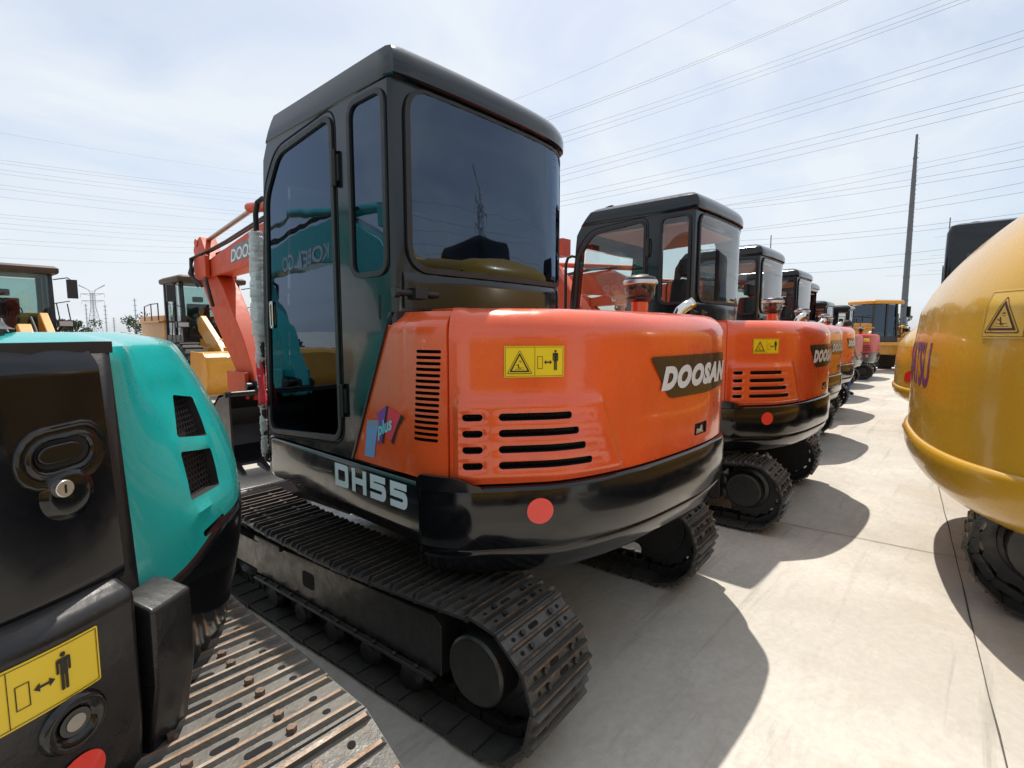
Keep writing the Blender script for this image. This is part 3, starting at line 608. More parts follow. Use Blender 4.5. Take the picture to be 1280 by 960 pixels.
        for k in (2, 3):
            x = k * (w + g); q = h / 2 + .004
            out = [(x, 0)] + [(x + w - .03 + .03 * math.sin(a), .03 - .03 * math.cos(a)) for a in [i * math.pi / 10 for i in range(6)]] + [(x + w - .025 + .025 * math.cos(a), q + t / 2 - .025 + .025 * math.sin(a)) for a in [i * math.pi / 10 for i in range(6)]] + [(x + t, q + t / 2), (x + t, h - t), (x + w - .004, h - t), (x + w - .004, h), (x, h), (x, q - t / 2), (x + w - t - .004, q - t / 2), (x + w - t, q - t / 2 - .006), (x + w - t, t + .006), (x + w - t - .006, t), (x, t)]
            st(out)
        m.build('lettering', 'whiteb', skirt, O, recalc=False)
        # colourful sticker on the side panel, (s, z) coordinates
        F = lambda o: (lambda a, b: HOOD.at(a, b, .0085 + o)); spp = sp
        def stk(P, mt, o): m = MB(); m.flat([P], F(o), .04); m.build('sticker', mt, spp, O, recalc=False)
        stk([(.145, 1.128), (.235, 1.14), (.205, 1.05), (.19, .972), (.118, .972)], 'sb', .001)
        stk([(.150, 1.128), (.235, 1.14), (.228, 1.115), (.145, 1.10)], 'sg', .0014)
        stk([(.220, 1.165), (.29, 1.205), (.263, 1.11), (.25, 1.05), (.215, 1.035), (.235, 1.11)], 'sv', .002)
        stk([(.29, 1.205), (.302, 1.202), (.276, 1.11), (.262, 1.04), (.25, 1.05), (.263, 1.11)], 'labelk', .0024)
        stk([(.305, 1.20), (.385, 1.178), (.35, 1.12), (.315, 1.06), (.28, 1.075), (.285, 1.13)], 'sr', .002)
        stk([(.385, 1.178), (.405, 1.170), (.36, 1.115), (.330, 1.05), (.315, 1.06), (.35, 1.12)], 'labelk', .0024)
        m = MB(); m.text('plus', .075, lambda a, b: HOOD.at(.226 + a, 1.052 + b + a * .42, .0125), .1, .03, .80, .04); m.build('sticker', 'sc', spp, O, recalc=False)
    # --- air precleaner and exhaust
    m = MB(); c = (3.0, 1.61, 1.55); m.lathe(c, [(.0, 0), (.052, 0), (.052, .14), (0, .14)], 18); m.mi = 1; m.lathe(c, [(0, .138), (.06, .138), (.085, .155), (.085, .165), (.08, .17), (0, .17)], 24); m.lathe(c, [(0, .245), (.098, .245), (.103, .255), (.103, .275), (.09, .292), (.05, .302), (.012, .304), (.012, .315), (0, .315)], 28)
    m.mi = 3; m.lathe(c, [(0, .172), (.03, .172), (.045, .2), (.03, .243), (0, .243)], 16); m.mi = 4; m.lathe(c, [(.100, .243), (.107, .248), (.108, .262), (.104, .272), (.099, .268)], 28); m.lathe(c, [(.05, .298), (.05, .306), (.0, .312)], 24)
    pc = m.build('air_precleaner', [paint, 'plastic', 'gbowl', 'greyband', 'silver'], hood, O, smooth=40)
    m = MB(); rs = []
    for r_, h in ((.078, .165), (.090, .18), (.095, .246)): rs.append([V(c) + V((r_ * math.cos(a), r_ * math.sin(a), h)) for a in [2 * math.pi * k / 24 for k in range(24)]])
    m.rings(rs, (False, False)); m.build('clear_bowl', 'gbowl', hood, O, smooth=60)
    m = MB(); q = V((3.10, 1.40, 1.55)); P = [q, q + V((0, 0, .055)), q + V((.008, -.008, .08)), q + V((.03, -.03, .105)), q + V((.066, -.066, .135))]
    m.tube(P, .033, 16, cap=False); m.mi = 1; m.tube([P[3].lerp(P[4], .6), P[4] + V((-.001, .001, -.001))], .0295, 16); m.build('exhaust_pipe', ['chrome', 'dark'], hood, O, solid=.003)
    # --- cab, handrail, boom
    make_cab(root, O, 'gclear' if clear else 'gtint', canopy)
    m = MB(); m.tube([(1.25, 2.82, 2.19), (1.225, 2.88, 2.205), (1.215, 2.92, 2.19), (1.21, 2.94, 2.13), (1.21, 2.94, 1.4), (1.21, 2.965, .86), (1.22, 2.96, .78), (1.25, 2.93, .76)], .014, 10); m.build('handrail', 'rubber', root, O)
    m = MB(); m.rings([[V((1.05 + d, y, z)) for y, z in rrect(2.98, 1.86, 3.06, 2.08, .02)] for d in (0, .03)]); m.tube([(1.09, 3.02, 1.95), (1.16, 3.05, 1.93)], .01, 6)
    if clear: m.build('side_mirror', 'plastic', root, O)
    else: m.b.free()
    boom(root, O, 2.30, 3.1, 1.0, 'orange2' if paint == 'orange' else paint, ('DOOSAN', 'badge', 'white', 5.85, 2.66, .16, .2) if badge else None)
    return root

GRP = 'compact orange excavators parked side by side'
m1 = make_excavator('foreground orange excavator with dark tinted cab glass and DH55 lettering on its skirt', False); m1['group'] = GRP
m2 = make_excavator('orange excavator with clear cab glass, second in the row, right behind the tinted one', True); m2['group'] = GRP
m2.location = EO + V((2.82, 0, 0)); kid = None
def drop(root, names):
    for o in list(COL.objects):
        p = o.parent
        while p is not None:
            if p == root and o.name.split('.')[0] in names:
                bpy.data.objects.remove(o); break
            p = p.parent if p else None
m3 = copy_tree(m2, EO + V((5.77, .40, 0)), label='third orange excavator in the row, its cab rising behind the second orange hood')
m4 = copy_tree(m2, EO + V((8.9, .72, 0)), label='fourth orange excavator in the row, only a slice of hood showing past the third')
m5 = make_excavator('excavator with open backed black canopy, behind the fourth orange hood', True, True, badge=False); m5['group'] = GRP
m5.location = EO + V((11.75, 1.18, .02)); m5.scale = (.97, 1, 1.0)
m6 = make_excavator('small red excavator with black cab, first red machine past the orange ones', True, False, 'red', False); m6.location = EO + V((15.0, 1.44, 0)); m6.scale = (1, 1, .9); m6['group'] = 'small red excavators at the far end of the row'
m7 = copy_tree(m6, EO + V((18.2, 1.42, 0)), label='farther small red excavator, beside the yellow roofed loader at the row end')
m7.scale = (1, 1, .9)

# things hanging on the first machine's handrail
m = MB(); pth = []; rr = []
rw = random.Random(5)
for i in range(150):
    t = i / 149; z = 2.04 - t * 1.24; a = rw.uniform(-.0025, .0025); pth.append(V((1.208 + a, 2.945 + .02 * t + rw.uniform(-.0025, .0025), z))); rr.append(.019 + rw.uniform(-.002, .003) + .006 * abs(math.sin(i * .21)) + .007 * math.sin(i * .033) + .010 * (t < .45))
m.tube(pth, rr, 14); tag(m.build('bubble_wrap', 'wrap', None, smooth=70), 'white bubble wrap wound around the handrail of the tinted cab', 'packaging')
m = MB(); g = []
for i in range(9):
    t = i / 8; g.append([V((1.195 + .015 * math.sin(k * 1.9 + i * .3), 2.96 - k * .022 * (.4 + .8 * t) + .02, 1.36 - t * .26 - .01 * math.sin(k * 2))) for k in range(6)])
m.rings(g, (False, False), closed=False); tag(m.build('red_cloth', 'cloth', None, smooth=80, solid=.002), 'red cloth strip tied to the handrail end beside the cab door', 'cloth')

# ------------------------------------------------------------------ the teal excavator at the left edge
TEAL = Curve([(-1.6, 1.7), (-1.5, 1.3), (-1.2, 1.08), (-.7, .98), (-.3, 1.0), (0, 1.08), (.15, 1.15), (.28, 1.24), (.415, 1.36), (.525, 1.50), (.595, 1.67), (.63, 1.9), (.63, 3.0)])
TO = V((-.45, 2.5, 0))
tr_ = empty('excavator', TO, 'teal excavator at the left edge with black engine door and honeycomb grilles', 'excavator')
def tin(z): return .0 if z < 1.05 else .165 * ((z - 1.05) / .45) ** 1.6
def toff(s, z): return -tin(z) * sm(2.26, 2.52, s) - (.06 * sm(1.46, 1.5, z) ** 2)
m = MB(); ss = [TEAL.len * i / 200 for i in range(201)]; rs = []
for z in [.96 + i * .02 for i in range(26)] + [1.473, 1.484, 1.492, 1.497, 1.5]:
    i_ = 0 if z < 1.46 else .05 * (1 - math.sqrt(max(0, 1 - ((z - 1.46) / .0401) ** 2)))
    r_ = []
    for s in ss:
        d = 0
        if 2.38 < s < 2.9 and (1 - sm(2.62, 2.68, s)) > 0: d = .008 * (1 - sm(2.60, 2.68, s)) * math.exp(-((z - 1.236 + (s - 2.5) * .12) / .008) ** 2) * sm(2.44, 2.52, s) + .008 * (1 - sm(2.60, 2.68, s)) * math.exp(-((z - (1.085 + (s - 2.5) * .06)) / .010) ** 2) * sm(2.43, 2.5, s) - .008 * sm(2.44, 2.50, s) * sm(1.07, 1.10, z) * (1 - sm(1.36, 1.40, z)) * (1 - sm(2.66 + (z - 1.1) * .5, 2.70 + (z - 1.1) * .5, s))
        r_.append(TEAL.at(s, z, toff(s, z) - i_ + d))
    rs.append(r_ + [V((.5, 3.0, z)), V((-1.5, 3.0, z))])
m.rings(rs); body = m.build('engine_hood', ['teal', 'dark'], tr_, TO)
g1 = [(2.508, 1.253), (2.649, 1.231), (2.685, 1.331), (2.577, 1.347)]; g2 = [(2.472, 1.111), (2.619, 1.107), (2.640, 1.200), (2.494, 1.221)]; g3 = [(2.50, 1.011), (2.607, 1.015), (2.60, 1.038), (2.492, 1.028)]
c = MB(); c.mi = 1
for g in (g1, g2, g3): c.prism(rpoly(g, .01), lambda p, d: TEAL.at(p[0], p[1], toff(p[0], p[1]) + d), -.05, .05)
cut(body, c.build('c', ['teal', 'dark'], None, TO), 30)
def inpoly(x, y, P):
    c_ = False
    for i in range(4):
        (xa, ya), (xb, yb) = P[i - 1], P[i]
        if (ya > y) != (yb > y) and x < (xb - xa) * (y - ya) / (yb - ya) + xa: c_ = not c_
    return c_
for g in (g1, g2, g3):     # honeycomb sheet set into each opening
    m = MB(); a = .0085; w = .0016; x0 = min(p[0] for p in g) - .002; x1 = max(p[0] for p in g) + .002; y0 = min(p[1] for p in g) - .002; y1 = max(p[1] for p in g) + .002; j = 0; y = y0
    while y < y1 + a:
        x = x0 + (a * .866 if j % 2 else 0)
        while x < x1 + a:
            o_ = [(x + (a + .0004) * math.sin(k * math.pi / 3), y + (a + .0004) * math.cos(k * math.pi / 3)) for k in range(6)]; i2 = [(x + (a - w) * math.sin(k * math.pi / 3), y + (a - w) * math.cos(k * math.pi / 3)) for k in range(6)]
            if inpoly(x, y, g):
                F = lambda p: TEAL.at(p[0], p[1], toff(p[0], p[1]) - .026)
                for k in range(6): m.f([m.v(F(q)) for q in (o_[k], o_[(k + 1) % 6], i2[(k + 1) % 6], i2[k])])
            x += a * 1.732
        y += a * 1.5; j += 1
    m.build('honeycomb_grille', 'plastic', body, TO, smooth=0, recalc=False)
# black engine door
m = MB(); rs = []
for j in range(31):
    z = 1.045 + .425 * j / 30; se = 2.249 - .022 * (z - 1.045) / .425; e = .018 * (sm(1.43, 1.47, z) ** 2); b_ = .006 * (1 - sm(1.045, 1.06, z)); rs.append([TEAL.at(1.45 + (se - 1.45) * i / 70, z, .022 - e - b_ - (.012 if i == 70 else 0)) for i in range(71)] + [TEAL.at(1.45 + (se - 1.45) * i / 70, z, -.01) for i in range(70, -1, -1)])
m.rings(rs); door = m.build('engine_door', ['tealcw', 'dark'], tr_, TO, smooth=40)
m = MB(); m.flat([[(2.215, 1.47), (2.237, 1.045), (2.262, 1.0), (2.262, .97), (2.285, .97), (2.280, 1.06), (2.256, 1.47)]], lambda a, b: TEAL.at(a, b, .004), .02); m.build('door_seal', 'rubber', door, TO, solid=.012, recalc=False)
DF = lambda o: (lambda a, b: TEAL.at(a, b, .022 + o))
def swirl(m, P, r, o, n=8): m.tube([TEAL.at(a, b, .022 + o) for a, b in P + [P[0], P[1]]], r, n, cap=False)
m = MB()
hp = [(2.145 + p[0] * .93, 1.303 + p[0] * .05 + p[1]) for p in capsule(-.050, .050, 0, .056, 8)]
m.rings([[TEAL.at(2.147 + (p[0] - 2.145) * k, 1.300 + (p[1] - 1.303) * k2, .022 + o) for p in hp] for k, k2, o in ((1.52, 1.85, -.002), (1.50, 1.80, .003), (1.46, 1.72, .0055), (1.38, 1.58, .0045), (1.20, 1.25, .0015), (1.10, 1.12, .004), (1.04, 1.04, .0055), (.98, .95, .004), (.93, .86, .0015))], (False, False))
m.build('handle_rim', 'cw', door, TO, smooth=60)
m = MB(); m.flat([[(2.145 + (a - 2.145) * .88, 1.303 + (b - 1.303) * .8) for a, b in hp]], DF(.003)); m.build('handle_recess_shade', 'dark', door, TO, recalc=False)  # flat dark oval on the solid door, painting the shade of a pocket
m = MB(); m.prism([(2.139 + (a - 2.145) * .72, 1.304 + (b - 1.303) * .55) for a, b in hp], lambda p, d: TEAL.at(p[0], p[1], .022 + d), .003, .010); m.build('handle_paddle', 'cw', door, TO, bev=.003)
m = MB(); m.lathe((0, 0, 0), [(0, -.004), (.040, -.004), (.043, 0), (.036, .006), (.028, .008), (.0, .006)], 28)
for v in m.b.verts: q = v.co.copy(); v.co = TEAL.at(2.150 + q.x, 1.232 + q.y * 1.05, .022 + q.z)
m.build('lock_dish', 'cw', door, TO, smooth=60)
m = MB(); P0 = TEAL.at(2.134, 1.246, .024); n_ = TEAL.nrm(2.134); P1 = P0 + V((n_.x, n_.y, 0)) * .016; m.cyl(P0, P1, .0145, 24); m.mi = 1; P2 = P0 + V((n_.x, n_.y, 0)) * .0166
t_ = V((-n_.y, n_.x, 0)); m.f([m.v(P2 + t_ * a + V((0, 0, b))) for a, b in ((-.0016, -.007), (.0016, -.007), (.0016, .007), (-.0016, .007))]); m.build('lock_cylinder', ['silver', 'dark'], door, TO, bev=.002)
# counterweight: casting with ledge, corner block and low bumper
def blk(nm, s0, s1, z0, z1, oi, oo, mt, slope=0., n=30, bev=.012, par=tr_, lean=0.):
    m = MB(); rs = []
    for k in range(n + 1):
        s = s0 + (s1 - s0) * k / n; f = k / n
        rs.append([TEAL.at(s, z0, oi), TEAL.at(s, z0, oo - lean), TEAL.at(s, (z0 + z1) / 2, oo), TEAL.at(s, z1 - slope, oo), TEAL.at(s, z1, min(oo - .02, .024)), TEAL.at(s, z1, oi)])
    m.rings(rs); return m.build(nm, mt, par, TO, bev=bev, seg=3)
cw_ = blk('counterweight', 1.0, 2.224, .52, 1.058, -.1, .062, 'cwgrey', .026, 50, .018, lean=.02)
blk('corner_block', 2.234, 2.330, .66, 1.0, -.06, .076, 'cwgrey', .02, 12, .014, cw_, .03)
m = MB(); rs = []
for k in range(41):
    s = 2.235 + (TEAL.len - .1 - 2.235) * k / 40; zt = .99 - .015 * sm(2.28, 2.34, s) + .06 * sm(2.36, 2.62, s); rs.append([TEAL.at(s, .50, -.16), TEAL.at(s, .50, -.12), TEAL.at(s, .58, -.075), TEAL.at(s, .78, -.025), TEAL.at(s, .90, -.004), TEAL.at(s, zt - .035, .006), TEAL.at(s, zt - .012, .004), TEAL.at(s, zt, -.004), TEAL.at(s, zt, -.14)])
m.rings(rs); m.build('bumper', 'cw', cw_, TO, smooth=50)
warn_label(cw_, lambda a, b, o: TEAL.at(1.914 + a, .912 + b, .062 + .0005 + o), .232, .096, TO, step=.02)
m = MB(); m.lathe((0, 0, 0), [(0, -.01), (.018, -.01), (.020, .0), (.030, .006), (.040, .012), (.046, .010), (.050, .0)], 28)
for v in m.b.verts: q = v.co.copy(); v.co = TEAL.at(2.104 + q.x * .92, .868 + q.y * .92, .062 + q.z)
m.build('lamp_ring', 'cw', cw_, TO, smooth=60)
m = MB(); m.flat([ell(2.104, .868, .021, .021, 20)], lambda a, b: TEAL.at(a, b, .066)); m.mi = 1; m.flat([ell(2.104, .868, .013, .013, 16)], lambda a, b: TEAL.at(a, b, .0675)); m.build('tow_eye_plug', ['greyband', 'steel'], cw_, TO, recalc=False)
m = MB(); m.flat([ell(2.106, .770, .036, .036, 28)], lambda a, b: TEAL.at(a, b, .0645), .02); m.build('red_reflector', 'refl', cw_, TO, recalc=False)
# top items
m = MB(); m.rings([[V((x, y, z)) for x, y in ((-1.1, 1.06), (-.3, 1.03), (0, 1.115), (.045, 1.14), (.08, 1.20), (.085, 1.34), (.05, 1.5), (-1.1, 1.6))] for z in (1.490, 1.505)]); m.rings([[V((.055 + a * w_, 1.27 + b * w_, z)) for a, b in ell(0, 0, .030, .05, 20)] for z, w_ in ((1.505, 1.5), (1.51, 1.15), (1.519, .95), (1.526, .6), (1.529, .1))]); m.build('engine_cover', 'rubber', body, TO, smooth=50)
m = MB(); arc_surf(TEAL, 1.6, 2.262, 1.462, 1.483, .02, .01, lambda s_, z: .008 - .004 * abs(math.sin(s_ * 40)), m, -.03); m.build('cover_strip', 'rubber', body, TO, smooth=30)
make_track(tr_, .12, .565, 1.0, 3.3, None, TO, ('shoe2', 'shoetip2', 'rustbolt', 'hole'), r=.335, zc=.36, sag=.02, side=1)
make_track(tr_, -1.47, -1.02, 1.0, 3.3, None, TO, ('shoe2', 'shoetip2', 'rustbolt', 'hole'), r=.335, zc=.36, sag=.02, side=-1)
m = MB(); m.box(-1.2, .35, 1.7, 2.8, .25, .5); m.box(-1.4, .2, 1.6, 3.3, .74, .97); m.lathe((-.45, 2.3, .4), [(0, 0), (.5, 0), (.5, .22), (0, .22)], 28); m.build('car_body', 'uc', tr_, TO, bev=.01)
m = MB(); m.rings([[V((x, y + (3.05 - y) * 0, z)) for x, y in rrect(-1.55 + i, 1.75 + i * .3, -.62 - i, 3.35 - i * 1.5, .1)] for z, i in ((.97, 0), (2.3, .02), (2.48, .04), (2.55, .12), (2.57, .25))]); m.build('cab_shell', 'gtint', tr_, TO, smooth=40)
m = MB()
for x, y in ((-1.55, 1.8), (-.62, 1.8), (-1.55, 3.3), (-.62, 3.3), (-.62, 2.5)): m.box(x - .035, x + .035, y - .035, y + .035, .97, 2.45)
m.box(-1.6, -.57, 1.72, 3.38, 2.42, 2.56); m.build('cab_frame', 'plastic', tr_, TO, bev=.02)
boom(tr_, TO, -.30, 3.1, 1.0, 'teal', ('KOBELCO', None, 'white', 5.5, 2.68, .17, 0.))
m = MB(); m.text('KOBELCO', .17, lambda a, b: V((-.30 + .1135, 4.7 + a, 2.20 + b - a * .06)), 0., .02); m.build('lettering', 'white', [o for o in COL.objects if o.parent == tr_ and o.name.startswith('boom')][0], TO, recalc=False)

# ------------------------------------------------------------------ golden excavators across the aisle
GC = Curve([(6.05, -1.6), (6.05, -.4), (5.95, .05), (5.65, .30), (5.2, .38), (4.7, .37), (4.25, .31), (3.85, .225), (3.50, .10), (3.25, -.06), (3.10, -.28), (3.04, -.6), (3.03, -1.0), (3.03, -1.6)])
GO = V((4.85, -1.2, 0))
def make_gold(label, text=True, hi=2.22, paint='gold'):
    root = empty('excavator', GO, label, 'excavator'); root['group'] = 'golden yellow excavators across the aisle'
    n = 130; ss = [GC.len * i / n for i in range(n + 1)]
    def ins(z): t = (z - 1.62) / (hi - 1.62); return .030 * sm(1.30, 1.72, z) + .40 * max(0., t) ** 1.35 + .05 * max(0., t) ** 4
    def ring(z, o): return [GC.at(s, z, o) for s in ss] + [V((3.6, -1.6, z)), V((5.8, -1.6, z))]
    m = MB(); m.rings([ring(z, o) for z, o in ((.53, -.34), (.535, -.26), (.55, -.19), (.59, -.115), (.64, -.06), (.69, -.025), (.74, -.008), (.80, .002), (.838, .004), (.852, -.002), (.860, -.010), (.864, -.02), (.866, -.04))])
    cwt = m.build('counterweight', paint, root, GO, smooth=50)
    m = MB(); zs = [.86 + i * .05 for i in range(11)] + [1.40 + (hi - 1.40) * i / 30 for i in range(1, 31)]
    m.rings([ring(z, -.020 - ins(z)) for z in zs] + [ring(hi + .012, -.020 - ins(hi) - .05), ring(hi + .02, -.020 - ins(hi) - .14), ring(hi + .025, -.020 - ins(hi) - .3)])
    hood = m.build('engine_hood', paint, root, GO, smooth=50)
    fo = lambda z: -.020 - ins(z)
    if text:
        sU = None; best = 9
        for i in range(400):
            s = GC.len * i / 400; q = GC.raw(s)
            if q.x < 5 and q.y > -.6 and abs(q.y / q.x - .058) < best and i > 150: best = abs(q.y / q.x - .058); sU = s
        m = MB(); vs, fs, w = text2d('KOMATSU', .27, 0., .022, .74)
        m.tri2([V((v.x, v.y, 0)) for v in vs], fs, lambda a, b: GC.at(sU - w + a, 1.17 + b, fo(1.17 + b) + .002), .03); m.build('lettering', 'purple', hood, GO, recalc=False)
        sl = sU
        while GC.raw(sl).y / GC.raw(sl).x > .006: sl += .005
        MB.GRID = .011; warn_label(hood, lambda a, b, o: GC.at(sl + a, 1.47 + b, fo(1.47 + b) + .002 + o * 1.6), .44, .225, GO, 'goldlab', 'labelr'); MB.GRID = None
    else:
        m = MB(); k = next(GC.len * i / 400 for i in range(160, 400) if GC.raw(GC.len * i / 400).x < 3.5)
        m.flat([[(k, 1.74), (k + .40, 1.70), (k + .38, 1.80), (k + .0, 1.84)]], lambda a, b: GC.at(a, b, fo(b) + .003), .03); m.flat([[(k + .06, 1.46), (k + .35, 1.58), (k + .30, 1.68), (k + .02, 1.55)]], lambda a, b: GC.at(a, b, fo(b) + .003), .03); m.build('red_marking', 'refl', hood, GO, recalc=False)
        m = MB(); m.flat([rpoly([(k - .12, .98), (k + .5, .98), (k + .47, 1.15), (k + .05, 1.18), (k - .08, 1.12)], .03)], lambda a, b: GC.at(a, b, fo(b) + .004), .03); m.build('tail_lamp', 'lamp', hood, GO, recalc=False)
    tx = ('uc', 'shoetip', 'boltblk', 'hole')
    Tm = Matrix.Translation((0, 0, 0)) @ Matrix.Scale(-1, 4, V((0, 1, 0)))
    make_track(root, 3.66, 4.10, .35, 2.9, Tm, GO, tx, r=.33, zc=.355, side=-1, cap_r=.2); make_track(root, 5.36, 5.82, .46, 2.9, Tm, GO, tx, r=.33, zc=.355, side=1, cap_r=.2)
    m = MB(); m.box(3.3, 5.8, -3.2, -.45, .62, .95); m.lathe((4.85, -1.7, .45), [(0, 0), (.5, 0), (.5, .2), (0, .2)], 24); m.build('platform', 'uc', root, GO, bev=.02)
    m = MB(); m.rings([[V((x, -y, z)) for x, y in rrect(4.95 + i * .3, 1.75 + i * .3, 5.98 - i * .3, 3.4 - i, .08)] for z, i in ((.95, 0), (2.5, .02), (2.70, .03), (2.78, .12), (2.8, .25))]); cb = m.build('cab_shell', 'black', root, GO, smooth=40)
    m = MB(); m.box(5.1, 5.83, -1.748, -1.74, 1.5, 2.35); m.box(4.944, 4.951, -3.2, -1.95, 1.3, 2.45); m.build('cab_window', 'gtint', cb, GO)
    m = MB(); m.box(3.15, 4.85, -3.2, -1.62, .95, 1.75); m.build('side_cover', paint, root, GO, bev=.04)
    m = MB(); P = [(2.9, 1.0), (3.3, 2.0), (4.2, 3.1), (5.0, 3.4), (7.4, 2.7), (7.3, 2.45), (5.0, 2.95), (4.4, 2.7), (3.7, 1.9), (3.2, .9)]
    m.rings([[V((x, -a, b)) for a, b in P] for x in (4.35, 4.65)]); m.rings([[V((x, -a, b)) for a, b in ((7.5, 3.0), (7.7, 2.8), (6.2, .5), (5.9, .55), (7.0, 2.6))] for x in (4.40, 4.60)]); m.build('boom', paint, root, GO, bev=.02)
    m = MB(); B = [(5.6, .8), (6.1, .8), (6.3, .5), (6.1, .15), (5.6, .1), (5.62, .14), (6.06, .19), (6.26, .5), (6.08, .76), (5.62, .76)]; m.rings([[V((x, -a, b)) for a, b in B] for x in (4.05, 4.95)]); m.build('bucket', 'plastic', root, GO)
    return root
g1 = make_gold('big golden excavator at the right edge, purple lettering on its rounded rear')
g2 = make_gold('farther golden excavator with red tail lamp and red stripes on its rear corner', False); g2.location = (GO.x + 5.9, GO.y + .66, 0)
g2.scale = (1, 1, .80)
g3 = copy_tree(g2, (GO.x + 2.9, GO.y, 0), label='tall black cab with roof lamps showing above the big gold hood', skip=('engine_hood', 'counterweight', 'side_cover')); g3.scale = (1, 1, 1)
for o in list(COL.objects):
    if o.parent == g3 and o.name.startswith('cab_shell'):
        o.location = (0, 2.12, -.07)
        for a, b in ((5.3, -2.0), (5.3, -2.9)): m = MB(); m.lathe((a, b, 2.79), [(0, 0), (.05, 0), (.05, .05), (0, .06)], 12); m.build('roof_lamp', 'plastic', o, GO)
g6 = copy_tree(g2, (GO.x + 11.9, GO.y + 1.50, 0), label='farthest golden excavator at the right, only its black track showing beside the lamp'); g6.scale = (1, 1, .82)
for o in list(COL.objects):
    if o.parent == g6 and o.name.split('.')[0] in ('engine_hood', 'counterweight'): o.location = (0, -.75, 0)
# one more of the same row stands behind the camera; it is what the first cab's rear window mirrors
g4 = copy_tree(g2, (.9, -4.4, 0), label='golden excavator with black cab standing behind the camera, mirrored in the tinted rear window'); g4.scale = (1, 1, 1)
g5 = copy_tree(g2, (-2.2, -4.3, 0), label='golden excavator leftmost behind the camera, mirrored in the glossy orange hood'); g5.scale = (1, 1, 1)

